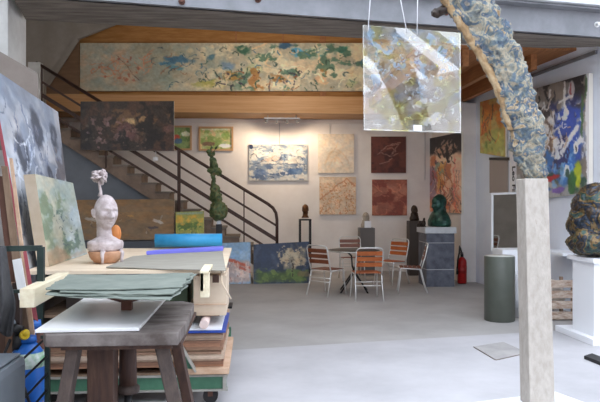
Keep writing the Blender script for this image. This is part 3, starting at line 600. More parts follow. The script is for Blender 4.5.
A = Art(140, 90, (108, 88, 66), 18); A.cloud((92, 90, 78), 3, .5, .15, .8, (1, 1), (-.1, -.1, 1.1, .5)); A.cloud((120, 92, 60), 3, .52, .1, .7, (1, 2)); A.blob(.25, .5, .12, .05, (146, 140, 132), .9, 20); A.blob(.33, .45, .06, .04, (60, 64, 90), .9); A.blob(.85, .55, .12, .05, (160, 150, 140), .9, 25); A.blob(.8, .7, .08, .04, (60, 54, 60), .8); A.blob(.6, .42, .06, .03, (150, 110, 60), .8); A.scrib(10, (.1, .3, .9, .8), .12, .01, [(70, 60, 60), (150, 140, 130)], .6)
canvas('brown_painting', 'wide brown and grey-green canvas standing behind the plaster head', 'painting', A, onY(64, 240, 13.1), onY(174, 239.5, 13.1), onY(64, 200, 13.35), onY(174.5, 199, 13.35), th=.03, gain=1.5)
A = Art(60, 56, (138, 140, 72), 19); A.rect(0, 0, 1, .12, (120, 150, 160), .7, .06); A.cloud((190, 150, 60), 4, .5, .08, .8, (1, 1), (0, .1, 1, .55)); A.cloud((70, 100, 50), 6, .54, .06, .8, (1, 1), (.05, .35, .95, 1)); A.scrib(24, (.1, .4, .9, .9), .12, .012, [(60, 80, 60), (190, 190, 90), (120, 130, 110)], .7)
canvas('garden_painting', 'small yellow-green garden canvas behind the blue roll', 'painting', A, onY(176, 240, 13.0), onY(204, 240, 13.0), onY(175.5, 212, 13.15), onY(204, 211, 13.15), th=.03, gain=1.25)
# ================================================================ heads and figures
def gz(x, s): return math.exp(-(x/s)**2)
def head_fn(hair=0.0, nose=1.0, feat=1.0):
    def fn(q, d):
        x, y, z = q.x/.078, q.y/.1, q.z/.122
        X, Z = q.x, q.z
        if z < 0:
            q.x *= 1-.30*(-z)**1.6
            if q.y > 0: q.y *= 1-.45*(-z)**1.2
        if q.y < 0:
            q.y *= .93; f = min(1, max(0, -y*1.6))
            rg = 0
            if -.055 < Z < .03: t = (.03-Z)/.065; rg = .030*min(1, t)**1.2*(1 if Z > -.036 else max(0, 1-(-.036-Z)/.014))
            out = rg*gz(X, .0105+.004*min(1, max(0, (.03-Z)/.06)))*nose
            out += .007*gz(X, .018)*gz(Z+.03, .006)*nose
            out += .0075*gz(Z-.028, .012)*gz(X, .055)
            out -= .017*(gz(X-.031, .018)+gz(X+.031, .018))*gz(Z-.008, .014)
            out += .008*(gz(X-.031, .011)+gz(X+.031, .011))*gz(Z-.006, .009)
            out += .008*gz(X, .024)*gz(Z+.054, .0055)+.008*gz(X, .02)*gz(Z+.068, .006)-.004*gz(X, .026)*gz(Z+.0605, .003)
            out += .013*gz(X, .026)*gz(Z+.098, .016)+.006*(gz(X-.047, .02)+gz(X+.047, .02))*gz(Z+.018, .018)
            out -= .006*(gz(X-.042, .016)+gz(X+.042, .016))*gz(Z+.05, .02)
            q.y -= (out+(feat-1)*(out-rg*gz(X, .0105)*nose)*.8)*f
        if hair and (Z > .045 or q.y > .0): q *= 1+hair*(.5+.5*noise.noise(q*60))
        return q
    return fn
def ears(mb, s=1, off=Vector((0, 0, 0)), rot=None):
    for sg in (-1, 1):
        def ef(q, d): return q
        r = Matrix.Rotation(R(18)*sg, 3, 'Z')
        c = Vector((sg*.079, .012, -.004))*s
        pts = [Vector((0, .012, .030)), Vector((sg*.008, .016, .018)), Vector((sg*.008, .014, 0)), Vector((sg*.002, .004, -.022)), Vector((0, -.004, -.03))]
        mb.tube([off+c+p*s for p in pts], [.006*s, .008*s, .008*s, .007*s, .004*s], 8)
        mb.ball(off+c, (.007*s, .015*s, .026*s), 10, 8)
def bust(name, label, loc, rz, mats, s=1.0, shoulders=True, hair=.06, chestw=.2, vox=.006, disp=0, group=None, cat='bust', headtilt=0, neckh=.12, root=None, partname='bust_body', nr=.062):
    """head centred s*(neckh+.26) above the base"""
    t = root or thing(name, label, cat, loc, rz, group)
    mb = MB(); hz = neckh+.2
    rt = Matrix.Rotation(R(headtilt), 3, 'X'); f = head_fn(hair)
    mb.ball((0, 0, hz*1.0*s+.02*s), (.078, .1, .122), 64, 56, lambda q, d: (rt @ f(q, d))*s)
    if hair:
        mb.ball((0, .03*s, (hz+.055)*s), (.085*s, .095*s, .108*s), 24, 18); mb.ball((0, .05*s, (hz-.05)*s), (.07*s, .062*s, .1*s), 20, 14)
    ears(mb, s, Vector((0, 0, (hz+.02)*s)))
    mb.tube([(0, .03*s, (hz-.03)*s), (0, .022*s, (hz-.12)*s), (0, .02*s, .03*s)], [nr*s, nr*s*1.05, .1*s], 20)
    if shoulders:
        w_ = chestw; k_ = min(1, (hz-.06)/.2); mb.lathe([(.0*s, 0), (w_*.9*s, 0), (w_*1.0*s, .02*s*k_), (w_*.98*s, .08*s*k_), (w_*.8*s, .15*s*k_), (.1*s, .21*s*k_), (.062*s, .26*s*k_)], (0, .02*s, 0), 32, sx=1, sy=.66)
    o = mb.part(partname, mats, t)
    remesh(o, vox*s if s > .6 else vox, 1)
    if disp: displace(o, disp, 18/s, 4)
    return t
# main plaster head on the plywood table
TZ1 = 1.08
pb = onZ(106, 263, TZ1); pb.z = TZ1
pl = thing('plaster_bust', 'pinkish-white plaster head with a flower on top, standing on the plywood table', 'bust', pb, R(34))
bw = MB(); bw.lathe([(.07, 0), (.1, .008), (.135, .045), (.152, .098), (.145, .105), (.0, .105)], n=40, sy=.9); bw.part('bowl', M['bowlwood'], pl, label='pale wooden bowl under the bust')
for a_, r_ in ((-122, .8), (-48, .8)):
    dr_ = MB(); c, s_ = math.cos(R(a_)), math.sin(R(a_)); dr_.tube([(c*.13, s_*.12, .108), (c*.155, s_*.14, .09), (c*.15, s_*.138, .05), (c*.145, s_*.135, .006)], [.03*r_, .022*r_, .016*r_, .013*r_], 10); dr_.part('plaster_drip', M['plaster_cast'], pl)
mb = MB(); s = 1.27; f0_ = head_fn(.0, 1.35, 1.5); hz = .435; f = lambda q, d: f0_(q, d)
mb.ball((0, 0, hz), (.076, .1, .122), 110, 96, lambda q, d: f(q, d)*s); ears(mb, s, Vector((0, 0, hz)))
mb.tube([(0, .045, hz-.04), (0, .04, hz-.15), (0, .035, hz-.2), (0, .02, hz-.25)], [.066, .062, .066, .09], 22)
mb.lathe([(.0, .105), (.135, .105), (.15, .12), (.158, .17), (.15, .19), (.11, .205), (.06, .235)], (0, .01, 0), 14, sx=1.02, sy=.8, smooth=False)
o = mb.part('head', M['plaster_cast'], pl); remesh(o, .0045, 1); displace(o, .0018, 26, 3)
ft = Vector((-.04, .03, hz+.14)); fs = MB(); fs.tube([ft, ft+Vector((.005, 0, .04)), ft+Vector((-.006, .0, .09)), ft+Vector((-.004, 0, .14))], [.022, .013, .012, .016], 10); fs.part('stem', M['plaster_cast'], pl)
fw = MB(); rnd = random.Random(4); fc = ft+Vector((-.004, 0, .165))
for k in range(34):
    d = Vector((rnd.gauss(0, 1), rnd.gauss(0, 1), rnd.gauss(.2, .8))).normalized(); a_ = Euler((rnd.uniform(0, 3), rnd.uniform(0, 3), rnd.uniform(0, 3))).to_matrix()
    fw.ball(fc+d*.05, (.034, .024, .011), 10, 6, rot=a_)
for dx in (-.07, -.055): fw.ball(fc+Vector((dx, -.02, .012+rnd.uniform(-.02, .02))), (.02, .016, .012), 10, 6)
o = fw.part('flower', M['plaster_cast'], pl); displace(o, .004, 60, 2)
ob = MB(); p = onY(116, 240, 7.4); ob.ball((p.x, 7.4, 1.08+.19), (.055, .05, .09), 20, 14); ob.cyl((p.x, 7.4, 1.08), (p.x, 7.4, 1.2), .04, .03, 16); tag(ob.solo('clay_vase', M['orange']), 'small orange terracotta vase behind the plaster head', 'vase')
# small busts at the back
def stand_frame(px0, px1, y, Y, label):
    a, b = onY(px0, y, Y), onY(px1, y, Y); t = thing('sculpture_stand', label, 'stand', ((a.x+b.x)/2, Y, 0)); w_ = (b.x-a.x)/2
    m = MB(); m.box((0, 0, a.z-.015), (w_*2, w_*2, .03)); m.part('stand_top', M['black_metal'], t)
    for sx in (-1, 1):
        for sy in (-1, 1):
            m = MB(); m.box((sx*(w_-.02), sy*(w_-.02), (a.z-.03)/2), (.035, .035, a.z-.03)); m.part('leg', M['black_metal'], t)
    return t, a.z
t, z = stand_frame(299, 311, 219, 14.9, 'black open-frame stand carrying the small bronze head on the left')
bust('bronze_bust', 'small brown bronze head on the black open-frame stand', (t.location.x, 14.9, z), R(-20), M['bronze'], s=.82, shoulders=False, vox=.008, disp=.003, neckh=.02)
def plinth(name, label, px0, px1, y0, Y, m_, dep=None, bevel=.004):
    a, b = onY(px0, y0, Y), onY(px1, y0, Y); w_ = b.x-a.x; dep = dep or w_
    m = MB(); m.b2((a.x, Y, 0), (b.x, Y+dep, a.z)); o = m.solo(name, m_, label, 'plinth', bev=bevel); return Vector(((a.x+b.x)/2, Y+dep/2, a.z))
M['plinth_grey'] = mat('grey_laminate', (104, 100, 98), rough=.7); M['plinth_dark'] = mat('dark_grey_laminate', (74, 68, 66), rough=.7)
c = plinth('sculpture_plinth', 'plain grey box plinth at the back wall behind the round table', 360, 375, 228, 14.6, M['plinth_grey'])
bust('clay_bust', 'grey clay bust with a white card on the grey plinth', c, R(15), M['clay'], s=.82, vox=.008, disp=.004, neckh=.04, chestw=.14)
cd = MB(); cd.box((c.x+.01, c.y-.14, c.z+.075), (.14, .008, .14)); tag(cd.solo('card', M['white_paint']), 'white card leaning against the clay bust', 'card')
c = plinth('sculpture_plinth', 'dark grey box plinth behind the granite pedestal', 409.5, 423, 221, 14.5, M['plinth_dark'])
bust('bronze_bust', 'small dark bronze bust on the dark plinth behind the granite pedestal', c+Vector((0, 0, 0)), R(10), M['bronze_dark'], s=.82, vox=.008, disp=.004, neckh=.04, chestw=.13)
# granite pedestal and green bust
GY = 12.65
a, b = onY(426.5, 230, GY), onY(454.5, 230, GY); gz0 = zt(234, GY); gz1 = zt(228, GY); gd = .62
gp = thing('granite_pedestal', 'blue-grey granite block pedestal with a pale cap slab', 'pedestal', ((a.x+b.x)/2, GY+gd/2, 0)); hw = (b.x-a.x)/2
for k, (z0, z1) in enumerate(((0, .31), (.325, .80), (.815, gz0))):
    m = MB(); m.b2((-hw, -gd/2, z0), (hw, gd/2, z1)); m.part('granite_block', M['slate'], gp, bev=.004)
m = MB(); m.b2((-hw+.005, -gd/2+.005, .0), (hw-.005, gd/2-.005, gz0)); m.part('mortar_joint', M['joint'], gp)
m = MB(); m.b2((-hw-.03, -gd/2-.03, gz0), (hw+.03, gd/2+.03, gz1+.005)); m.part('cap_slab', M['slab'], gp, bev=.006)
bz_ = gz1+.005; c = onY(437.5, 228, GY+gd/2)
gb = bust('green_bust', 'dark green bronze bust on the granite pedestal', (c.x-.0, GY+gd/2-.05, bz_), R(-62), M['verdigris'], s=1.42, hair=.1, vox=.009, disp=.004, neckh=.07, chestw=.185, nr=.085)
for px, hh, lab in ((419, .1, 'small dark lump sculpture at the left edge of the granite pedestal'), (423.5, .17, 'small upright dark figurine on the granite pedestal beside the green bust')):
    m = MB(); q = onY(px, 228, GY+.2); q.z = bz_
    m.ball(q+Vector((0, 0, hh*.35)), (.045, .04, hh*.38), 14, 10); m.ball(q+Vector((.012, 0, hh*.82)), (.022, .022, hh*.2), 12, 8); m.cyl(q, q+Vector((0, 0, .02)), .05, .045)
    o = m.solo('figurine', M['bronze_dark'], lab, 'figurine'); displace(o, .006, 40, 3)
# fire extinguisher
q = onY(462, 200, 13.1); ex_ = thing('fire_extinguisher', 'red fire extinguisher standing by the white wall right of the pedestal', 'fire extinguisher', (q.x, 13.1, 0))
m = MB(); m.lathe([(.0, .01), (.08, .01), (.088, .03), (.088, .40), (.08, .45), (.05, .49), (.03, .51)], n=28); m.part('cylinder', M['red'], ex_)
m = MB(); m.cyl((0, 0, 0), (0, 0, .03), .082, n=24); m.part('foot_ring', M['black_plastic'], ex_)
m = MB(); m.cyl((0, 0, .5), (0, 0, .56), .03, n=16); m.box((-.02, -.03, .59), (.03, .14, .02)); m.box((-.02, -.04, .565), (.03, .12, .015)); m.part('valve', M['black_plastic'], ex_)
m = MB(); m.tube([(0, 0, .56), (-.03, 0, .68), (-.05, -.02, .72), (-.06, -.03, .6), (-.09, -.03, .45), (-.095, -.02, .3)], .016, 8); m.cyl((-.095, -.02, .32), (-.095, -.02, .18), .018, .026, 12); m.part('hose', M['black_plastic'], ex_)
m = MB(); m.lathe([(.0885, .2), (.0895, .2), (.0895, .34), (.0885, .34)], n=28); m.part('label_band', mat('extinguisher_label', (170, 30, 26), (120, 24, 22), 30, .5), ex_)
# totem sculpture
TY = 10.6; q = onY(219, 262, TY); tt = thing('totem_sculpture', 'tall knobbly green totem sculpture on a thin black post', 'sculpture', (q.x, TY, 0))
zz = lambda y: zt(y, TY); xo = lambda px: onY(px, 200, TY).x-q.x
m = MB(); m.b2((-.045, -.03, .03), (.045, .03, zz(224))); m.part('post', M['black_metal'], tt, bev=.003)
m = MB(); m.b2((-.2, -.2, 0), (.2, .2, .03)); m.part('base_plate', M['black_metal'], tt, bev=.003)
m = MB(); m.b2((-.03, -.03, zz(224)), (.03, .03, zz(220))); m.part('collar', M['joint'], tt)
m = MB()
m.ball((xo(218.5), 0, zz(211)), (.135, .125, .15), 28, 20); m.ball((xo(216), 0, zz(197)), (.095, .09, .1), 20, 14); m.ball((xo(215), .0, zz(190)), (.07, .07, .09), 20, 14)
m.tube([(xo(216), 0, zz(196)), (xo(213.5), 0, zz(184)), (xo(213), 0, zz(176)), (xo(214), 0, zz(168)), (xo(212), 0, zz(158))], [.045, .032, .034, .05, .035], 12)
m.ball((xo(213.5), 0, zz(165)), (.065, .06, .085), 20, 14); m.ball((xo(211), -.01, zz(171)), (.05, .04, .04)); m.ball((xo(218), .0, zz(172)), (.055, .05, .06)); m.ball((xo(211.5), 0, zz(154.5)), (.055, .04, .04)); m.ball((xo(209), 0, zz(152)), (.035, .03, .03))
m.tube([(xo(212), 0, zz(155)), (xo(215), 0, zz(150)), (xo(217.5), 0, zz(146))], [.02, .014, .006], 8); m.tube([(xo(210), 0, zz(152)), (xo(212), 0, zz(147)), (xo(210.5), 0, zz(144))], [.02, .013, .006], 8)
o = m.part('knotted_body', M['totem'], tt); remesh(o, .011, 1); displace(o, .022, 16, 4)
# ================================================================ round table and chairs
q = onZ(354, 291.5); tb_ = thing('round_table', 'round dark-topped bistro table in the middle of the chairs', 'table', (q.x, q.y, 0))
m = MB(); m.lathe([(.0, .705), (.44, .705), (.455, .712), (.455, .722), (.44, .728), (0, .728)], n=48); m.part('tabletop', M['dark_glass'], tb_)
m = MB(); m.tube([(.452*math.cos(k*PI/24), .452*math.sin(k*PI/24), .716) for k in range(48)], .009, 6, True); m.part('rim', M['alu'], tb_)
m = MB(); m.tube([(.18*math.cos(k*PI/12), .18*math.sin(k*PI/12), .695) for k in range(24)], .01, 6, True); m.part('support_ring', M['black_metal'], tb_)
for k in range(4):
    a_ = R(38+90*k); c, s_ = math.cos(a_), math.sin(a_); m = MB(); m.tube([(c*.17, s_*.17, .7), (c*.06, s_*.06, .62), (c*.045, s_*.045, .45), (-c*.03+s_*.02, -s_*.03, .32), (c*.33*-1, -s_*.33, .0)], .014, 8); m.part('leg', M['black_metal'], tb_)
def make_chair(sm):
    t = thing('bistro_chair', '', 'chair', group='slatted chairs round the table')
    r = .0115; w_ = .215
    for sg in (-1, 1):
        m = MB(); m.tube([(sg*(w_+.01), .235, 0), (sg*w_, .2, .22), (sg*w_, .185, .40), (sg*w_, .17, .425)], r, 8); m.part('leg', M['alu'], t)
        m = MB(); m.tube([(sg*(w_+.01), -.27, 0), (sg*w_, -.20, .22), (sg*w_, -.165, .38), (sg*w_, -.16, .41)], r, 8); m.part('leg', M['alu'], t)
    m = MB(); m.tube([(-w_, -.16, .41), (-w_, -.19, .50), (-w_, -.235, .66), (-w_, -.265, .79), (-w_+.02, -.275, .83), (-w_+.06, -.28, .845), (w_-.06, -.28, .845), (w_-.02, -.275, .83), (w_, -.265, .79), (w_, -.235, .66), (w_, -.19, .50), (w_, -.16, .41)], r, 8); m.part('back_frame', M['alu'], t)
    m = MB(); m.tube([(-w_, -.16, .415), (-w_, .17, .43), (-w_+.03, .21, .43), (w_-.03, .21, .43), (w_, .17, .43), (w_, -.16, .415)], r, 8); m.part('seat_frame', M['alu'], t)
    m = MB(); m.cyl((-w_, -.203, .24), (w_, -.203, .24), .008, n=8); m.part('stretcher', M['alu'], t)
    m = MB(); m.cyl((-w_, -.19, .30), (w_, -.19, .30), .008, n=8); m.part('stretcher', M['alu'], t)
    for k in range(5): m = MB(); m.box((0, -.135+k*.075, .437), (w_*2-.01, .06, .012)); m.part('seat_slat', sm, t, bev=.003)
    for z, y in ((.755, -.255), (.665, -.238), (.575, -.215)):
        m = MB(); m.box((0, y+.004, z), (w_*2-.01, .014, .068), Matrix.Rotation(R(12), 3, 'X')); m.part('back_slat', sm, t, bev=.003)
    return t
ch0 = make_chair(M['slat']); ch1 = make_chair(M['slat_dark'])
specs = [((366.5, 299), 2, ch0, 'slatted chair nearest the camera, its bright orange back turned to us'),
         ((327, 294.5), -45, ch1, 'slatted wooden chair at the left of the round table'),
         ((352, 279.5), 182, ch1, 'slatted chair on the far side of the table, mostly hidden behind it'),
         ((391, 284), 128, ch0, 'slatted chair behind right of the table, its seat facing us'),
         ((411, 292), 80, ch1, 'slatted chair seen side-on in front of the granite pedestal')]
used = set()
for (px, py), rz, src, lab in specs:
    o = src if src not in used else copy_tree(src); used.add(src)
    q = onZ(px, py); o.location = (q.x, q.y, 0); o.rotation_euler = (0, 0, R(rz)); o['label'] = lab
# ================================================================ right foreground
q = onZ(499.5, 320.3); cb = thing('storage_drum', 'olive-grey cylindrical drum with a pale flat top', 'drum', (q.x, q.y, 0)); rr = .2
zc = zt(257, q.y)
m = MB(); m.lathe([(0, 0), (rr-.01, 0), (rr, .01), (rr, zc-.012), (rr-.006, zc)], n=48); m.part('body', M['bin'], cb)
m = MB(); m.lathe([(0, zc-.005), (rr-.008, zc-.005), (rr-.008, zc+.004), (0, zc+.004)], n=48); m.part('lid', M['bin_top'], cb)
# pillar and encrusted sculpture
PY = 5.15
pw = .098
def pz(y): return zt(y, PY)
xb = onY(539, 300, PY+.02).x; xt = onY(534.5, 178, PY+.02).x
pc = Vector(((xb), PY+pw, 0)); ptp = onY(534, 178, PY+pw)
zt_p = pz(178)+.0
m = MB(); b_ = .098; t_ = .091; cx = xb+.02; ctx = xt+.008
m.hexa([(cx-b_, PY, .06), (cx+b_, PY, .06), (cx+b_, PY+2*b_, .06), (cx-b_, PY+2*b_, .06), (ctx-t_, PY, zt_p), (ctx+t_, PY, zt_p), (ctx+t_, PY+2*t_, zt_p), (ctx-t_, PY+2*t_, zt_p)])
tag(m.solo('stone_pillar', M['stone'], bev=.008), 'slender square pale stone pillar in the right foreground', 'pillar')
crn = onZ(555, 391.5, .06); e1 = (crn-onZ(475, 402, .06)).normalized(); e2 = Vector((-e1.y, e1.x, 0))
m = MB(); m.prism([crn-e1*1.0-e2*.95, crn-e2*.95, crn, crn-e1*1.0][::1], (0, 0, -.06)); tag(m.solo('floor_plate', M['white_paint'], bev=.004), 'low white square base plate under the stone pillar', 'base')
SC = thing('encrusted_sculpture', 'twisting blue-grey encrusted sculpture balanced on top of the stone pillar', 'sculpture', (ctx, PY+t_, zt_p))
spn = [(535, 181, 9), (532, 165, 13.5), (528, 148, 16), (525, 125, 16), (519, 104, 15.5), (511, 80, 16), (500, 56, 17), (488, 34, 18), (474, 11, 18.5), (461, -8, 18), (448, -24, 15), (437, -36, 8)]
P_ = [onY(x, y, PY+t_) for x, y, _ in spn]; rad = [r_*(1.08 if y > 140 else 1.2)*PY/F for _, y, r_ in spn]
def resample(P, Rr, n):
    out = []; ro = []
    for i in range(n):
        t = i/(n-1)*(len(P)-1); k = min(int(t), len(P)-2); f_ = t-k
        p0 = P[max(k-1, 0)]; p1 = P[k]; p2 = P[k+1]; p3 = P[min(k+2, len(P)-1)]
        out.append(.5*((2*p1)+(p2-p0)*f_+(2*p0-5*p1+4*p2-p3)*f_*f_+(3*p1-p0-3*p2+p3)*f_**3)); ro.append(Rr[k]*(1-f_)+Rr[k+1]*f_)
    return out, ro
pp, ro = resample(P_, rad, 150)
m = MB(); m.tube(pp, [r_*.62 for r_ in ro], 72, sq=1.6)
M['crust'] = palette_mat('encrusted_patina', [(60, 60, 62), (92, 98, 100), (124, 126, 116), (160, 148, 126), (98, 110, 112), (72, 88, 108), (168, 152, 124), (136, 112, 82)], 10, .8, 1.0, 0, 60, .8)
o = m.part('encrusted_body', M['crust'], SC, True)
def crust(o, big, small, VS=10):
    me = o.data; me.update(); nor = [v.normal.copy() for v in me.vertices]
    for v, n_ in zip(me.vertices, nor):
        p = v.co.copy(); c1 = noise.voronoi(p*VS+Vector((0, 0, 3)))[0]; a_ = (.55-min(c1[0]*1.2, 1)**1.5); b_ = noise.fractal(p*38, .7, 2, 4); c_ = noise.noise(p*5)
        v.co += n_*(a_*big+b_*small+c_*big*.5)
    me.update()
crust(o, .04, .018, 11)
lm = MB(); ps, rs = resample([p+Vector((-rad[i+3]*.92, -.03, -rad[i+3]*.3)) for i, p in enumerate(P_[3:11])], [.018, .024, .028, .03, .032, .03, .03, .024], 70); lm.tube(ps, rs, 20)
o = lm.part('ochre_spine', palette_mat('ochre_crust', [(112, 88, 62), (152, 124, 88), (180, 160, 128)], 14, .75, .8, 0, 50), SC, True, label='smooth ochre edge strip'); displace(o, .012, 22, 4)
lm = MB(); lm.tube([onY(450, 8, PY+t_), onY(443, 10, PY+t_), onY(437, 13, PY+t_)], [.03, .035, .03], 16); lm.ball(onY(436, 13, PY+t_), (.038, .036, .034), 18, 12); o = lm.part('knob', M['bronze_dark'], SC, True); displace(o, .012, 30, 3)
# white plinth, monumental head
q0 = onZ(593, 346); ang = R(2)
wp = thing('white_plinth', 'large white plinth with a base and cap slab at the right edge', 'plinth', (q0.x, q0.y, 0), ang)
W_ = .92; ztop = .955
m = MB(); m.b2((0, 0, 0), (W_, .9, .07)); m.part('base_slab', M['white_paint'], wp, bev=.004)
m = MB(); m.b2((.09, .14, .07), (W_-.1, .64, ztop-.05)); m.part('shaft', M['white_paint'], wp, bev=.003)
m = MB(); m.b2((.05, .08, ztop-.05), (W_-.06, .7, ztop)); m.part('cap_slab', M['white_paint'], wp, bev=.004)
hc = onY(604, 230, q0.y+.4); HH = (256-190)*(q0.y+.4)/F
mh = thing('rough_head', 'rough multicoloured bronze head with swirling hair on the white plinth', 'sculpture', (hc.x, q0.y+.4, ztop+.025), R(-8))
m = MB(); k = HH/.54
def bl(x, y, z, rx, ry, rz_): m.ball((x*k, y*k, z*k), (rx*k, ry*k, rz_*k), 30, 20)
bl(0, 0, .1, .3, .24, .12); bl(-.03, 0, .26, .27, .22, .2); bl(-.06, -.02, .42, .2, .2, .18); bl(.08, .0, .44, .22, .2, .16); bl(-.15, -.12, .12, .16, .12, .11); bl(.12, -.12, .14, .2, .14, .12); bl(-.02, -.12, .5, .13, .1, .08)
f = head_fn(.0, 1.1); m.ball((-.11*k, -.13*k, .33*k), (.078, .1, .122), 40, 34, lambda q, d: f(q, d)*1.0*k)
o = m.part('head_mass', palette_mat('polychrome_bronze', [(20, 26, 34), (44, 54, 56), (34, 66, 56), (120, 94, 56), (40, 38, 34), (28, 46, 66), (84, 66, 46), (20, 22, 26)], 5, .3, .7, .25, 30, 1.8), mh)
remesh(o, .012, 0); crust(o, .035, .009, 5)
sw = MB(); q = onY(565, 250, 8.9); zq = zt(250, 9.6)
a = D(552, 250, 0); b = D(577, 250, 0)
wq = D(560, 249.5, 0); wq2 = D(583, 249.5, 0); sz = wq.z
sw.prism([Vector((wq.x, wq.y, sz)), Vector((wq2.x, wq2.y, sz)), Vector((wq2.x, wq2.y, sz))-WDn*.3, Vector((wq.x, wq.y, sz))-WDn*.3], (0, 0, -.04)); tag(sw.solo('wall_shelf', M['white_paint']), 'small white shelf on the right wall behind the rough head', 'shelf')
# crate by the wall
q = onZ(558, 321); cr = thing('wooden_crate', 'weathered slatted wooden crate between the stone pillar and white plinth', 'crate', (q.x, q.y+.25, 0), R(-3))
for z in (.07, .21, .35, .49):
    m = MB(); m.box((0, -.22, z), (.5, .02, .1)); m.part('slat', M['crate'], cr, bev=.003)
    m = MB(); m.box((-.25, 0, z), (.02, .44, .1)); m.part('slat', M['crate'], cr, bev=.003)
for sx in (-.23, .23):
    for sy in (-.2, .2): m = MB(); m.box((sx, sy, .27), (.04, .04, .54)); m.part('corner_post', M['raw_board'], cr)
m = MB(); m.box((0, 0, .02), (.48, .42, .02)); m.part('bottom_board', M['crate'], cr)
m = MB(); m.ball((0, 0, .3), (.2, .17, .2), 20, 12); o = m.solo('crumpled_paper', mat('cream_paper', (206, 196, 184), (226, 220, 210), 6, .8, bump=.3)); o.location = (q.x, q.y+.25, .12); displace(o, .05, 8, 3); tag(o, 'crumpled cream packing paper stuffed in the wooden crate', 'paper')
M['film'] = mat('clear_film', (220, 222, 226), rough=.3); M['film'].node_tree.nodes['Principled BSDF'].inputs['Alpha'].default_value = .45
m = MB(); q = onZ(546, 322); m.lathe([(0, 0), (.12, .01), (.14, .2), (.12, .4), (.06, .52), (.08, .58)], n=24); o = m.solo('plastic_bag', M['film'], 'clear plastic bag standing beside the wooden crate', 'bag'); o.location = (q.x-.22, q.y+.42, 0); displace(o, .03, 9, 3)
m = MB(); q = [onZ(x, y, .0) for x, y in ((584, 359), (604, 367), (612, 364), (592, 356.5))]; m.prism([v for v in q], (0, 0, .035)); tag(m.solo('dark_slab', M['rubber'], bev=.003), 'thin black slab lying on the floor at the right edge', 'slab')
m = MB(); q = onZ(521, 318); m.b2((q.x-.12, q.y+.38, 0), (q.x+.3, q.y+.8, .9)); tag(m.solo('white_cube', M['white_paint'], bev=.003), 'white box plinth behind the stone pillar below the mirror', 'plinth')
m = MB(); q = onZ(516, 314); m.ball((q.x-.02, q.y-.08, .1), (.12, .1, .1), 16, 10); o = m.solo('black_bag', M['rubber'], 'small black bag on the floor behind the grey drum', 'bag'); displace(o, .02, 10, 3)
# ================================================================ hanging glass panel
g0 = onY(363, 25, 5.9); g1 = onY(460.5, 33, 6.1); gb0 = onY(364, 130, 5.9); gb1 = onY(461, 133, 6.1)
gp_ = thing('glass_panel', 'translucent painted glass panel hanging on three white wires', 'glass artwork', gb0)
A = Art(200, 210, (210, 210, 205), 30); al = Art(200, 210, (30, 30, 30), 31)
A.cloud((200, 196, 120), 8, .52, .1, .8); A.cloud((130, 158, 184), 9, .55, .06, .8, (1, 1), (0, -.1, 1, .7)); A.cloud((180, 146, 100), 11, .57, .05, .8, (1, 1), (.1, .1, .95, .6)); A.finish(.03, 16, .1); A.scrib(120, (.05, .05, .95, .95), .07, .005, [(210, 200, 70), (90, 130, 110), (230, 230, 225), (110, 80, 60), (80, 120, 170)], .9, 1.3)
al.im[:] = 56; al.cloud((140,)*3, 9, .52, .08, 1, (1, 1), (.02, .02, .98, .62)); al.cloud((120,)*3, 11, .55, .06, 1, (1, 1), (.2, .4, .8, .98)); al.scrib(150, (.05, .05, .95, .95), .06, .005, [(150,)*3], .9, 1.6); al.finish(.03, 16, .12)
al.rect(-.1, -.1, .012, 1.1, (170,)*3, 1); al.rect(-.1, .985, 1.1, 1.1, (190,)*3, 1); al.rect(.985, -.1, 1.1, 1.1, (190,)*3, 1)
m_ = paint_mat('painted_glass', .04, 0); bs_ = m_.node_tree.nodes['Principled BSDF']; at = m_.node_tree.nodes.new('ShaderNodeAttribute'); at.attribute_name = 'Al'; m_.node_tree.links.new(at.outputs['Fac'], bs_.inputs['Alpha']); bs_.inputs['Specular IOR Level'].default_value = .5
for l_ in list(m_.node_tree.links):
    if l_.to_socket.name == 'Normal': m_.node_tree.links.remove(l_)
# coating: a clear glossy layer that reflects independent of paint density
nt = m_.node_tree; gl = nt.nodes.new('ShaderNodeBsdfGlossy'); gl.inputs['Roughness'].default_value = .02; fr_ = nt.nodes.new('ShaderNodeFresnel'); fr_.inputs[0].default_value = 1.6
mx = nt.nodes.new('ShaderNodeMixShader'); out_ = nt.nodes['Material Output']; bs_.inputs['Specular IOR Level'].default_value = 0
mt = nt.nodes.new('ShaderNodeMath'); mt.operation = 'MULTIPLY'; mt.inputs[1].default_value = 3.6; nt.links.new(fr_.outputs[0], mt.inputs[0])
nt.links.new(mt.outputs[0], mx.inputs[0]); nt.links.new(bs_.outputs[0], mx.inputs[1]); nt.links.new(gl.outputs[0], mx.inputs[2]); nt.links.new(mx.outputs[0], out_.inputs[0])
mb = MB(); n_ = (gb1-gb0).cross(g0-gb0).normalized(); W, Hh = 200, 210; V = []
for j in range(Hh):
    t = j/(Hh-1)
    for i in range(W): s_ = i/(W-1); V.append((g0*(1-s_)+g1*s_)*(1-t)+(gb0*(1-s_)+gb1*s_)*t)
mb.add(V, [(j*W+i, (j+1)*W+i, (j+1)*W+i+1, j*W+i+1) for j in range(Hh-1) for i in range(W-1)], False)
o = mb.part('painted_face', m_, gp_, True)
im = np.clip(A.im/255, 0, 1)**2.2; c_ = o.data.color_attributes.new('Col', 'FLOAT_COLOR', 'POINT'); d_ = np.ones((len(V), 4)); d_[:, :3] = np.clip(im.reshape(-1, 3)*1.1, 0, .9); c_.data.foreach_set('color', d_.ravel().astype(np.float32))
c2 = o.data.attributes.new('Al', 'FLOAT', 'POINT'); c2.data.foreach_set('value', (al.im[..., 0]/255).ravel().astype(np.float32))
M['clear'] = mat('clear_edge', (225, 230, 225), rough=.1); M['clear'].node_tree.nodes['Principled BSDF'].inputs['Alpha'].default_value = .15
mb = MB(); 
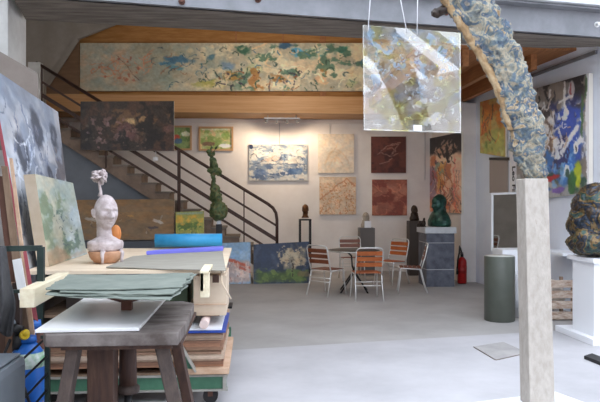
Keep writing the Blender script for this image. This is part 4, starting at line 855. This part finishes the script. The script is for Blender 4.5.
for a, b in ((g0, g1), (g1, gb1), (gb1, gb0), (gb0, g0)): mb.bar(a-n_*.004, b-n_*.004, .005, .005, n_)
mb.part('panel_edge', M['clear'], gp_, True)
mb = MB(); wa, wb = onP(413.5, 125, gb0+n_*.004, n_), onP(422, 131, gb0+n_*.004, n_); ux = (gb1-gb0).normalized(); wdt = (wb-wa).dot(ux); mb.box((wa+wb)/2, (abs(wdt), .002, abs(wa.z-wb.z)), Matrix((ux, -n_, up)).transposed()); mb.part('paper_label', M['white_paint'], gp_, True, label='small white square label at the bottom edge')
for (x0_, x1_, y1_) in ((368, 370, 27), (407, 401, 30), (417, 417.5, 31)):
    b = onP(x0_, y1_, gb0, n_); t0 = onP(x1_, 0, gb0, n_); dd = (t0-b); t1 = b+dd*((3.72-b.z)/dd.z); mb = MB(); mb.cyl(b-up*.03, t1, .004, n=6); mb.part('wire', M['wire'], gp_, True)
# ================================================================ left side: storage rack, table, bench
RX0, RX1, RY0, RY1 = onZ(30, 270, TZ1).x, -.24, 5.58, 7.8
rk = thing('storage_rack', 'green steel storage rack on wheels under the plywood table top', 'rack', ((RX0+RX1)/2, 6.5, 0))
for x in (RX0+.06, RX1-.1):
    for y in (RY0+.08, RY1-.1):
        yp = RY0+.78 if (x > RX0+.5 and y < RY0+.5) else y
        m = MB(); m.b2((x-.025, yp-.025, .12), (x+.025, yp+.025, TZ1-.03)); m.part('post', M['dark_green'], rk, True)
        m = MB(); m.tube([(x, y-.03, .06), (x, y+.03, .06)], .06, 20); m.part('wheel', M['rubber'], rk, True)
        m = MB(); m.b2((x-.02, y-.045, .06), (x+.02, y+.045, .13)); m.part('wheel_bracket', M['rust'], rk, True)
ZS = .255
for z0 in (.125,):
    m = MB(); m.b2((RX0, RY0+.02, z0), (RX1+.03, RY0+.07, z0+.1)); m.part('beam', M['rack_green'], rk, True)
    m = MB(); m.b2((RX0, RY0, z0+.1), (RX1+.04, RY0+.09, z0+.115)); m.b2((RX0, RY0, z0-.015), (RX1+.04, RY0+.09, z0)); m.b2((RX1+.0, RY0, z0), (RX1+.03, RY0+.02, z0+.1)); m.part('flange', M['rack_edge'], rk, True)
    m = MB(); m.b2((RX0, RY1-.12, z0), (RX1, RY1-.07, z0+.1)); m.part('beam', M['rack_green'], rk, True)
m = MB(); m.b2((RX0, RY0+.02, ZS-.015), (RX1-.02, RY1-.05, ZS)); m.part('shelf', M['raw_board'], rk, True)
a, b = onY(172, 336, RY0-.04), onY(196, 371, RY0-.04)
a.z = min(a.z, .72)
m = MB(); m.prism([a, a+Vector((.03, 0, 0)), b+Vector((0, 0, .0)), Vector((a.x+.04, a.y, b.z))], (0, .05, 0)); m.part('gusset', M['rack_green'], rk, True)
m = MB(); m.bar(a+Vector((.03, -.005, 0)), b+Vector((0, -.005, 0)), .012, .08, (0, 1, 0)); m.part('flange', M['rack_edge'], rk, True)
# stack of boards and folders on the rack shelf
rnd = random.Random(11); z = ZS+.002; n = 0
m = MB(); x1_ = onY(229, 360, RY0-.05).x; m.b2((onY(182, 360, RY0-.05).x, RY0-.05, z), (x1_, RY0+1.2, z+.045)); tag(m.solo('timber_board', M['kraft'], bev=.003), 'thick pale board at the bottom of the stack of folders', 'board')
z += .047
boards = [1.3*q_ for q_ in [.012, .02, .014, .022, .016, .01, .018, .022, .014, .01, .016, .012, .01]]
cols = [(178, 132, 104), (150, 112, 90), (196, 168, 146), (206, 182, 160), (170, 138, 116), (190, 158, 132), (160, 124, 100)]
fm_ = [mat('board_edge', tuple(int(q*.86) for q in c), tuple(min(255, q-4) for q in c), 20, .85, stretch=(1, 1, 8)) for k, c in enumerate(cols)]
ords = ['lowest', 'second lowest', 'third lowest', 'fourth lowest', 'fifth lowest', 'sixth lowest', 'middle', 'sixth from the top', 'fifth from the top', 'fourth from the top', 'third from the top', 'second from the top', 'topmost']
for k, th in enumerate(boards):
    j = rnd.uniform(-.03, .01); xr = onY(224, 350, RY0).x+j; m = MB()
    m.box(((RX0+.1+xr)/2, RY0+.55+rnd.uniform(-.02, .03), z+th/2), (xr-RX0-.1, 1.1, th), Matrix.Rotation(R(rnd.uniform(-.6, .6)), 3, 'Z'))
    tag(m.solo('folder', fm_[k % 7]), 'brown card folder, %s of the stack on the green rack' % ords[k], 'folder', 'card folders stacked on the green rack'); z += th+.002
for nm, th, c, lab, xa, xb_, dy in (('folder', .018, M['blue_card'], 'deep blue folder on top of the brown card stack', 176, 226, -.06), ('paper_pad', .014, M['white_paint'], 'white paper pad lying on the blue folder', 190, 222, -.05)):
    m = MB(); m.b2((onY(xa, 340, RY0).x, RY0+dy, z), (onY(xb_, 340, RY0).x, RY0+.8, z+th)); tag(m.solo(nm, c), lab, nm.replace('_', ' ')); z += th+.002
m = MB(); q = onY(204.5, 334, RY0-.02); m.cyl((q.x, RY0-.09, z+.035), (q.x, RY0+.3, z+.035), .035, n=18); tag(m.solo('paper_roll', mat('pink_paper', (226, 204, 196), rough=.8)), 'short pinkish paper roll seen end-on on the stack', 'roll')
# cardboard box between stack and table top
q0, q1 = onY(193, 330, RY0+.02), onY(226, 283, RY0+.02)
m = MB(); m.b2((q0.x, RY0+.06, z+.08), (q1.x, RY0+.7, TZ1-.06)); cbx = thing('cardboard_box', 'beige cardboard box on the stack under the table top, beside the white clamp', 'box', ((q0.x+q1.x)/2, RY0+.4, z+.08)); m.part('box_body', M['card'], cbx, True, bev=.004)
m = MB(); m.b2((q0.x, RY0+.05, onY(200, 306, RY0).z), (q1.x+.004, RY0+.062, onY(200, 305, RY0).z)); m.part('flap_seam', M['kraft'], cbx, True)
# dark boxes under the table top
for (xa, xb_, z0, z1, c, lab) in ((-1.55, -1.22, .72, 1.0, (70, 62, 58), 'dark brown box at the left under the plywood table top'), (-1.2, -.95, .72, 1.02, (128, 130, 136), 'grey box in the middle under the plywood table top'), (-.9, -.55, .72, 1.0, (66, 82, 62), 'dark green box at the right under the plywood table top')):
    m = MB(); m.b2((xa, RY0+.35, z0), (xb_, RY0+1.0, z1)); tag(m.solo('storage_box', mat('box_colour', c, tuple(k+12 for k in c), 6, .8), bev=.006), lab, 'box', 'boxes under the table top')
m = MB(); m.b2((RX0+.03, RY0+.1, .69), (RX1-.03, RY1-.1, .712)); m.part('shelf', M['raw_board'], rk, True)
# plywood table top
m = MB(); fl_ = onZ(30, 273, TZ1); m.prism([(RX0-.02, RY0-.05, TZ1-.03), (RX1+.02, RY0-.05, TZ1-.03), (RX1-.0, RY1+.1, TZ1-.03), (RX0-.1, RY1+.1, TZ1-.03)], (0, 0, .03)); tag(m.solo('plywood_board', M['ply_top'], bev=.003), 'large pale plywood table top carrying the plaster head', 'table top')
# felt sheet on the right half of the table top, draping over the front
def sheet(name, mt_, quad, z, th, label, cat, amp=.006, nx=40, ny=24, droop=None, seed=0, group=None, jag=0, curl=0):
    a, b, c, d = [onZ(x, y, z) for x, y in quad]; V = []; V2 = []   # front-left, front-right, back-right, back-left
    for j in range(ny+1):
        t = j/ny
        for i in range(nx+1):
            s_ = i/nx; p = (a*(1-s_)+b*s_)*(1-t)+(d*(1-s_)+c*s_)*t
            e = jag*noise.noise(Vector((s_*9+seed, t*9, seed*2.1)))
            if s_ < .02 or s_ > .98: p.x += e
            if t < .03 or t > .97: p.y += e
            h = amp*(noise.noise(Vector((s_*3+seed, t*2.2, seed)))+.4*noise.noise(Vector((s_*9+seed, t*6, seed))))
            h += curl*((s_-.5)**2*4)
            if droop: h -= droop(s_, t)
            p = p.copy(); p.z += h+amp; V.append(p)
    n = len(V); lo = [p-Vector((0, 0, th)) for p in V]; w_ = nx+1
    F_ = [(j*w_+i, j*w_+i+1, (j+1)*w_+i+1, (j+1)*w_+i) for j in range(ny) for i in range(nx)]
    G_ = [tuple(n+k for k in f[::-1]) for f in F_]
    per = [i for i in range(w_)]+[j*w_+nx for j in range(1, ny+1)]+[ny*w_+i for i in range(nx-1, -1, -1)]+[j*w_ for j in range(ny-1, 0, -1)]
    S_ = [(per[k], n+per[k], n+per[(k+1) % len(per)], per[(k+1) % len(per)]) for k in range(len(per))]
    m = MB(); m.add(V+lo, F_+G_, True); m.add(V+lo, S_, False); m.v = m.v; return m.solo(name, mt_, label, cat, group)
sheet('felt_sheet', M['felt'], [(106, 267.5), (226, 270.8), (222, 249), (133, 256.5)], TZ1+.008, .006, 'large grey-green felt sheet covering the right half of the table top', 'sheet', amp=.004, droop=None)
q = onZ(155, 248, TZ1+.01); q2 = onZ(223, 246, TZ1+.01)
m = MB(); rr = .072; a = Vector((q.x, q.y, TZ1+rr+.02)); b = Vector((q2.x, q.y+.05, TZ1+rr+.02))
m.cyl(a, b, rr, n=32); o = m.solo('foam_roll', M['blue_roll'], 'turquoise blue plastic roll lying across the table top', 'roll')
m = MB(); rr = .03; a = onZ(146, 253, TZ1+.03); b = onZ(223, 249, TZ1+.03); m.prism([a+Vector((0, 0, -.02)), b+Vector((0, 0, -.02)), b+Vector((0, .22, -.02)), a+Vector((0.1, .18, -.02))], (0, 0, .04)); tag(m.solo('violet_folder', M['violet'], bev=.008), 'flat violet-blue folder between the blue roll and the felt sheet', 'folder')
# green canvas and big canvas, leaning boards
A = Art(90, 120, (156, 168, 160), 40); A.cloud((176, 190, 196), 3, .48, .12, .8, (1, 1), (.3, -.1, 1.1, 1.1)); A.cloud((112, 128, 100), 4, .5, .08, .8, (1, 1), (-.1, .1, .7, 1.1)); A.cloud((190, 186, 166), 3.5, .5, .1, .8, (1, 1), (-.2, -.1, .45, 1.2)); A.cloud((84, 110, 96), 7, .58, .05, .7, (1, 1), (.2, .3, .9, 1)); A.scrib(30, (.3, .4, .95, .95), .06, .007, [(70, 90, 90), (60, 80, 100), (200, 204, 190)], .7, 1.2); A.blob(.12, .92, .25, .12, (170, 140, 112), .7); A.rect(.0, .93, 1, 1, (178, 150, 128), .7, .04)
canvas('green_canvas', 'pale blue-green abstract canvas leaning on the table top beside the plaster head', 'painting', A, onZ(49, 266.5, TZ1+.004), onZ(87, 254, TZ1+.004), onY(35, 174, 5.62), onY(73, 183, 6.8), th=.09, gain=.95, edge=mat('sand_edge', (208, 190, 164), (218, 202, 180), 6, .8))
A = Art(150, 200, (146, 152, 162), 41); A.cloud((176, 180, 186), 3, .5, .12, .8); A.cloud((108, 118, 134), 4, .54, .08, .7)
for x, y, rx, ry in ((.25, .36, .08, .13), (.55, .2, .075, .12), (.68, .46, .045, .08), (.85, .17, .06, .1)): A.blob(x, y, rx, ry, (58, 66, 80), .95, -10, .3, .4); A.blob(x, y, rx*.4, ry*.4, (110, 118, 132), .7)
A.cloud((90, 88, 94), 8, .45, .1, .9, (1, 1), (.72, .22, 1.1, .62)); A.rect(.68, .5, .95, .72, (168, 172, 178), .9, .03); A.cloud((70, 84, 112), 5, .5, .08, .85, (1, 1), (.1, .45, .6, 1)); A.scrib(60, (.05, .1, .9, .95), .25, .006, [(60, 68, 86), (80, 92, 120), (200, 206, 214)], .7, .8, 90, .5); 
canvas('monotype_canvas', 'large blue-grey canvas with dark oval shapes leaning at the left', 'painting', A, onZ(31, 288, .93), onZ(76, 262, .93), onP(-10, 66, (-2.18, 0, 0), Vector((1, 0, 0))), onY(58, 112, 7.5), th=.025, gain=1.2, edge=M['pink'])
m = MB(); qa, qb = onZ(31, 288, .93), onZ(76, 262, .93); m.hexa([(qa.x-.3, qa.y-.03, 0), (qa.x+.03, qa.y-.03, 0), (qb.x+.03, qb.y+.03, 0), (qb.x-.3, qb.y+.03, 0), (qa.x-.3, qa.y-.03, .928), (qa.x+.03, qa.y-.03, .928), (qb.x+.03, qb.y+.03, .928), (qb.x-.3, qb.y+.03, .928)])
tag(m.solo('wooden_chest', M['bench_wood'], bev=.005), 'dark wooden chest under the large oval-patterned canvas at the left', 'chest')
def board(name, mt_, c4, th, lab, cat='board', group=None):
    m = MB(); a = [Vector(p) for p in c4]; n_ = (a[1]-a[0]).cross(a[3]-a[0]).normalized(); m.prism(a, -n_*th); return tag(m.solo(name, mt_, bev=.002), lab, cat, group)
board('grey_board', M['grey_board'], [onY(-6, 150, 7.3), onY(41, 150, 7.5), onY(37.5, 73, 7.5), onY(-6, 48, 7.3)], .03, 'grey-beige board standing in front of the column behind the oval canvas')
for k, (xa, xb_, xc, xd, yt, m_, lab) in enumerate(((-4, 3, 16, 10, 176, mat('umber_board', (88, 60, 50), (110, 76, 62), 5, .8), 'dark umber plank leaning at the far left edge'), (1, 7, 24, 16, 166, M['raw_board'], 'first raw brown plank leaning left of the pink-edged canvas'), (9, 12, 29, 25, 158, M['kraft'], 'narrow tan plank leaning against the pink-edged canvas'))):
    c4 = [onY(xd, 292, 5.15-.03*k), onY(xc, 292, 5.15-.03*k), onY(xb_, yt, 5.3-.03*k), onY(xa, yt, 5.3-.03*k)]
    for i_, j_ in ((0, 3), (1, 2)): c4[i_] = c4[i_]+(c4[i_]-c4[j_])*(c4[i_].z/(c4[j_].z-c4[i_].z))
    board('plank', m_, c4, .02, lab, 'plank', 'planks leaning at the left')
board('white_board', M['whiteboard'], [onY(19, 300, 4.85), onY(28, 300, 4.85), onY(21, 258, 4.95), onY(12, 260, 4.95)], .015, 'small white board leaning behind the rack top bar at the left')
board('pink_strip', M['pink'], [onY(33, 318, 4.9), onY(38, 322, 4.9), onY(26, 250, 4.95), onY(23, 252, 4.95)], .015, 'thin pink strip of wood running down behind the metal frame')
# metal frame at left
FYr = 4.6
mf_ = thing('metal_frame', 'dark green metal frame with slanting bars at the left edge', 'frame', onZ(41, 402, 0) if False else (onY(30, 300, FYr).x, FYr, 0))
y_ = lambda x, y, o=0: onY(x, y, FYr-o)
m = MB(); m.bar(y_(-38, 247), Vector((y_(-38, 247).x, FYr, 0)), .04, .04, (0, 1, 0)); m.part('post', M['dark_green'], mf_, True)
m = MB(); m.bar(y_(41, 247), y_(41, 302), .04, .04, (0, 1, 0)); m.part('post', M['dark_green'], mf_, True)
m = MB(); m.bar(y_(-40, 249.5), y_(42, 248), .03, .035); m.part('rail', M['dark_green'], mf_, True)
m = MB(); m.bar(y_(-40, 292), y_(40, 291), .03, .02); m.part('rail', M['dark_green'], mf_, True)
m = MB(); m.bar(y_(47.5, 336), Vector((y_(47.5, 336).x, FYr, 0)), .03, .03, (0, 1, 0)); m.part('post', M['dark_green'], mf_, True)
m = MB(); m.bar(y_(-40, 336), y_(49, 336), .03, .02) if False else m.bar(y_(41, 337), y_(48, 337), .03, .02); m.part('rail', M['dark_green'], mf_, True)
for (a0, a1) in (((12, 369), (46, 338)), ((12, 390), (47, 356)), ((16, 407), (47, 374)), ((30, 410), (47, 390))):
    m = MB(); m.bar(y_(*a0, .03), y_(*a1, .03), .02, .014); m.part('slanting_bar', M['black_metal'], mf_, True)
for yy in (0.02,):
    m = MB(); m.bar(Vector((y_(-40, 400).x, FYr, yy)), Vector((y_(47, 400).x, FYr, yy)), .03, .03); m.part('rail', M['dark_green'], mf_, True)
# gas bottle
q = onY(28, 370, 5.0); gbt = thing('gas_bottle', 'blue gas bottle with yellow and black valve behind the metal frame', 'gas bottle', (q.x, 5.0, 0))
r0 = 15.5*5/F; zs = zt(348, 5.0)
m = MB(); m.lathe([(0, 0), (r0*.9, 0), (r0, .03), (r0, zs-.04), (r0*.92, zs), (r0*.6, zs+.05), (r0*.35, zs+.075), (.0, zs+.08)], n=32); m.part('bottle_body', M['blue_bottle'], gbt)
m = MB(); m.lathe([(r0+.001, zs-.1), (r0+.002, zs-.1), (r0+.002, zs-.04), (r0*.93, zs+.002), (r0*.9, zs)], n=32); m.part('shoulder_band', M['label_green'], gbt)
m = MB(); m.cyl((0, 0, zs+.07), (0, 0, zs+.11), .06, .055, 20); m.part('collar', M['blue_bottle'], gbt)
m = MB(); m.cyl((-.06, -.04, zs+.03), (-.06, -.04, zs+.12), .035, .03, 16); m.cyl((-.11, -.05, zs+.18), (-.02, -.05, zs+.16), .032, .03, 16); m.cyl((-.06, -.04, zs+.12), (-.06, -.045, zs+.17), .016, n=10); m.part('valve', M['black_plastic'], gbt)
m = MB(); m.cyl((0, -.08, zs+.13), (.02, -.12, zs+.14), .034, .03, 14); m.ball((.02, -.11, zs+.15), .026, 12, 8); m.part('yellow_cap', M['yellow'], gbt)
m = MB(); m.ball((-.12, -.02, zs+.2), (.045, .04, .04), 14, 10); m.part('gauge', M['grey_plastic'], gbt)
m = MB(); m.tube([(-.1, -.06, zs+.1), (-.13, -.1, zs), (-.09, -.13, zs-.1), (.02, -.14, zs-.22), (.06, -.13, zs-.35)], .011, 8); m.part('hose', M['black_plastic'], gbt)
q = onY(32, 330, 5.2); m = MB(); m.tube([(q.x-.05, 5.16, zt(336, 5.2)), (q.x, 5.2, zt(322, 5.2)), (q.x+.06, 5.22, zt(321, 5.2))], [.035, .04, .03], 14); m.cyl((q.x-.0, 5.2, zs+.08), (q.x, 5.2, zt(325, 5.2)), .03, n=14); o = m.solo('blue_hose_fitting', M['blue_bottle'], 'bright blue plastic fitting above the gas bottle', 'fitting')
m = MB(); m.cyl((q.x+.02, 5.25, 0), (q.x+.02, 5.25, zs+.085), .05, n=20); m.solo('pipe_stub', M['rust'], 'rusty pipe standing behind the gas bottle', 'pipe')
# grey plastic tank
q = onY(0, 370, 3.95); gt = thing('grey_tank', 'rounded grey plastic container in the lower left corner', 'container', (onY(-4, 370, 4.0).x, 4.0, 0))
hw_ = onY(26, 370, 4.22).x-gt.location.x; ztk = onY(10, 372, 3.8).z
m = MB(); m.b2((-hw_, -.25, 0), (hw_, .25, ztk)); m.part('body', M['grey_plastic'], gt, bev=.05)
m = MB(); m.b2((-hw_*.8, -.2, ztk), (hw_*.75, .2, ztk+.015)); m.part('lid', M['grey_plastic'], gt, bev=.008)
# charcoal cloth hanging over the frame
V = []; nx, ny = 30, 40
for j in range(ny+1):
    t = j/ny
    for i in range(nx+1):
        s_ = i/nx; px = -14+s_*(20+8*min(1, t*1.6)-4*max(0, t-.7)*3); py = 246+t*88+3*math.sin(s_*9)*t
        p = onY(px, py, FYr-.07-.05*math.sin(s_*11+t*2)*(.3+t)-.1*math.sin(t*2.6)*math.sin(s_*PI)); V.append(p)
m = MB(); m.add(V, [(j*(nx+1)+i, (j+1)*(nx+1)+i, (j+1)*(nx+1)+i+1, j*(nx+1)+i+1) for j in range(ny) for i in range(nx)], True)
o = m.solo('draped_cloth', M['tarp'], 'charcoal cloth draped over the metal frame at the left edge', 'cloth'); sd = o.modifiers.new('t', 'SOLIDIFY'); sd.thickness = .012
for k, (px, c) in enumerate(((2, (84, 58, 46)), (9, (128, 96, 74)), (16, (60, 46, 42)))):
    m = MB(); p = onY(px, 330, 5.0); m.b2((p.x-.025, 5.0, 0), (p.x+.025, 5.06, 1.05)); tag(m.solo('upright_batten', mat('batten_wood', c, tuple(q_+10 for q_ in c), 8, .8, stretch=(4, 4, .6))), ['reddish brown batten standing upright at the left edge under the cloth', 'lighter brown batten, middle of three at the left edge', 'dark batten just left of the gas bottle'][k], 'batten', 'battens at the left edge')
# ---- sculptor's bench
BZ = .95; BT = .064
bx0, bx1 = onZ(48, 333, BZ).x, onZ(180, 333, BZ).x; by0 = onZ(100, 334, BZ).y; by1 = 4.75
xr = onZ(197, 298, BZ).x
bh = thing('sculptor_bench', "heavy old wooden sculptor's bench with splayed legs", 'workbench', ((bx0+bx1)/2, (by0+by1)/2, 0))
out = [(bx0, by0), (bx1-.01, by0), (xr+.015, by0+.3), (xr, by1-.1), (xr-.08, by1), (bx0+.05, by1), (bx0-.04, by1-.1), (bx0-.04, by0+.1)]
m = MB(); m.prism([(x, y, BZ-BT) for x, y in out], (0, 0, BT)); m.part('bench_top', M['bench_top'], bh, True, bev=.006)
m = MB(); m.b2((bx0+.06, by0+.06, BZ-BT-.03), (bx1-.05, by0+.1, BZ-BT)); m.b2((bx0+.06, by1-.14, BZ-BT-.03), (bx1-.05, by1-.1, BZ-BT)); m.b2((bx0+.0, by0+.07, BZ-BT-.02), (bx1+.0, by1-.07, BZ-BT)); m.part('apron', M['bench_wood'], bh, True)
def leg(a, b, w1, mt_, d=.09):
    m = MB(); a, b = Vector(a), Vector(b); m.bar(a, b, d, w1, (1, 0, 0)); m.part('leg', mt_, bh, True, bev=.006)
lt = BZ-BT-.01
p0 = onY(75.5, 347, by0+.12); p1 = onY(65, 402, by0+.0); e = (p1-p0); e = p0+e*((0-p0.z)/e.z); leg((p0.x, p0.y, lt), e, .062, M['bench_grey'])
p0 = onY(161, 347, by0+.12); p1 = onY(174, 402, by0+.0); e = (p1-p0); e = p0+e*((0-p0.z)/e.z); leg((p0.x, p0.y, lt), e, .07, M['bench_grey'])
p0 = onY(172, 340, by1-.35); p1 = onY(184, 390, by1-.2); e = (p1-p0); e = p0+e*((0-p0.z)/e.z); leg((p0.x, p0.y, lt), e, .06, M['bench_wood'])
p0 = onY(90, 340, by1-.2); leg((p0.x-.1, by1-.2, lt), (p0.x-.2, by1-.05, 0), .06, M['bench_wood'])
p0 = onY(100, 350, 3.95); m = MB(); m.b2((p0.x-.072, 3.95, .12), (p0.x+.072, 4.1, lt)); m.part('centre_post', M['bench_wood'], bh, True, bev=.006)
m = MB(); m.b2((p0.x-.2, 3.7, .05), (p0.x+.3, 4.4, .12)); m.part('lower_shelf', M['bench_grey'], bh, True, bev=.006)
q = onY(128, 360, 4.15); m = MB(); m.cyl((q.x, 4.15, zt(386, 4.15)), (q.x, 4.15, lt), .052, .048, 24); m.part('screw_column', M['bench_wood'], bh, True)
zd = zt(388, 4.15); m = MB(); m.lathe([(0, 0), (.062, 0), (.068, .012), (.068, .034), (.05, .05), (0, .05)], (q.x, 4.15, zd-.01), 28); m.part('screw_collar', M['bench_grey'], bh, True)
m = MB(); m.cyl((q.x, 4.15, .1), (q.x, 4.15, zd), .022, n=14); m.part('screw', M['black_metal'], bh, True)
m = MB(); m.b2((q.x-.03, 4.35, 0), (q.x+.3, 4.75, .28)); tag(m.solo('cement_block', M['cement'], bev=.006), 'light grey cement block on the floor beneath the bench', 'block')
m = MB(); a, b, c, d = onZ(35, 333, BZ+.003), onZ(139, 331, BZ+.003), onZ(166, 300, BZ+.003), onZ(89, 297, BZ+.003); m.prism([a, b, c, d], (0, 0, .016)); tag(m.solo('melamine_board', M['whiteboard'], bev=.002), 'white-faced board lying on the left of the bench top', 'board')
# iron bracket on the bench carrying the sheets
q = onZ(127, 313, BZ); zb = 1.075
br = thing('iron_bracket', 'rusty iron bracket on the bench holding up the grey-green sheets', 'bracket', (q.x, q.y, BZ+.02))
m = MB(); m.box((q.x, q.y, BZ+.02+.03), (.06, .06, .06)); m.part('foot', M['rust'], br, True)
m = MB(); m.hexa([(q.x-.035, q.y-.035, BZ+.07), (q.x+.035, q.y-.035, BZ+.07), (q.x+.035, q.y+.035, BZ+.07), (q.x-.035, q.y+.035, BZ+.07), (q.x-.16, q.y-.05, zb-.015), (q.x+.17, q.y-.05, zb-.015), (q.x+.17, q.y+.05, zb-.015), (q.x-.16, q.y+.05, zb-.015)]); m.part('arm', M['rust'], br, True)
m = MB(); m.box((q.x-.02, q.y+.0, zb-.012), (.62, .12, .02)); m.part('plate', M['rust'], br, True)
# timber on the left, clamp block on the right
a, b = onZ(27, 289, 1.11), onZ(63, 272.5, 1.11)
m = MB(); m.bar(a-up*.055, b-up*.055, .085, .11); tag(m.solo('timber_beam', M['timber'], bev=.003), 'pale sawn timber beam whose end points at us left of the sheets', 'beam')
m = MB(); p = onY(205, 285, 5.2); m.b2((p.x-.033, 5.24, TZ1+.012), (p.x+.033, 5.62, TZ1+.034)); m.b2((p.x-.033, 5.15, zt(290, 5.2)), (p.x-.005, 5.25, TZ1+.02)); m.b2((p.x-.033, 5.15, zt(296, 5.2)), (p.x+.033, 5.25, zt(269.5, 5.2))); m.b2((p.x-.033, 5.13, zt(272, 5.2)), (p.x+.033, 5.25, zt(269.5, 5.2)))
tag(m.solo('white_clamp', M['timber'], bev=.004), 'short white wooden clamp block under the right edge of the felt sheet', 'clamp')
m = MB(); p = onY(215, 280, 5.5); m.b2((p.x-.02, 5.5, .98), (p.x+.03, 5.54, 1.04)); m.solo('wood_offcut', M['bench_wood'], 'brown wood offcut under the table edge right of the white clamp', 'wood')
m = MB(); m.tube([onY(221, 271, 5.5), onY(222, 281, 5.25), onY(223, 285, 5.2), onY(227, 292, 5.2), onY(231, 299, 5.2)], .006, 6); m.solo('string', M['card'], 'loose string hanging from the table corner', 'string')
# sheets
shq = [([(62, 298), (158, 298), (186, 284), (90, 284)], 1.10, 3), ([(54, 297), (172, 302), (192, 282), (75, 282)], 1.106, 5), ([(46, 296.5), (158, 297), (190, 279), (70, 279)], 1.114, 8), ([(60, 294), (174, 296), (197, 275.5), (66, 278)], 1.122, 12), ([(44, 292), (182, 289), (193, 274.5), (68, 276.5)], 1.132, 15)]
nm_ = ['lowest', 'second lowest', 'middle', 'second from the top', 'topmost']
for k, (qd, z, sd_) in enumerate(shq):
    sheet('green_sheet', M['greensheet'], qd, z, .005, 'curling grey-green sheet, %s of the pile on the iron bracket' % nm_[k], 'sheet', amp=.007, seed=sd_, group='grey-green sheets on the bench', jag=.02, curl=.006 if k else .01)
# ================================================================ light and camera
wd = bpy.data.worlds.new('World'); sc.world = wd; wd.use_nodes = True; nt = wd.node_tree; bg = nt.nodes['Background']
bg.inputs[0].default_value = (.80, .87, .99, 1); bg.inputs[1].default_value = SKY
def spot(p, d, e, ang, col=(1, .78, .55), r=.03, blend=.7):
    l = bpy.data.lights.new('spot', 'SPOT'); l.energy = e; l.spot_size = R(ang); l.spot_blend = blend; l.color = col; l.shadow_soft_size = r
    o = bpy.data.objects.new('spot_lamp', l); COL.objects.link(o); o.location = p; o.rotation_euler = Vector(d).to_track_quat('-Z', 'Y').to_euler(); return o
for p, d in spots: spot(p, d, 30, 130, r=.05)
# unseen warm fill lights without fittings, added to brighten the hall
HALL_FILLS = [(-3.2, 9.2, 3.9, 22), (.4, 10.6, 3.9, 45), (.8, 12.9, 3.8, 34)]
for i, (x, y, z, e) in enumerate(HALL_FILLS):
    l = bpy.data.lights.new('hall_fill', 'POINT'); l.energy = e; l.color = (1, .92, .82); l.shadow_soft_size = .12; o = bpy.data.objects.new('hall_fill', l); COL.objects.link(o); o.location = (x, y, z)
cam = bpy.data.cameras.new('camera'); cam.sensor_width = 36; cam.lens = 36*F/600; cam.shift_y = -4/600; cam.clip_start = .05; cam.clip_end = 200
co = bpy.data.objects.new('camera', cam); COL.objects.link(co); co.location = CAM; co.rotation_euler = (PI/2, 0, -YAW); sc.camera = co
vs_ = sc.view_settings; vs_.view_transform = 'Standard'; vs_.look = 'None'; vs_.exposure = EXPO; vs_.gamma = 1; vs_.use_curve_mapping = False
sc.cycles.use_denoising = True; sc.cycles.max_bounces = 8; sc.cycles.diffuse_bounces = 5; sc.cycles.transparent_max_bounces = 12; sc.cycles.sample_clamp_indirect = 6
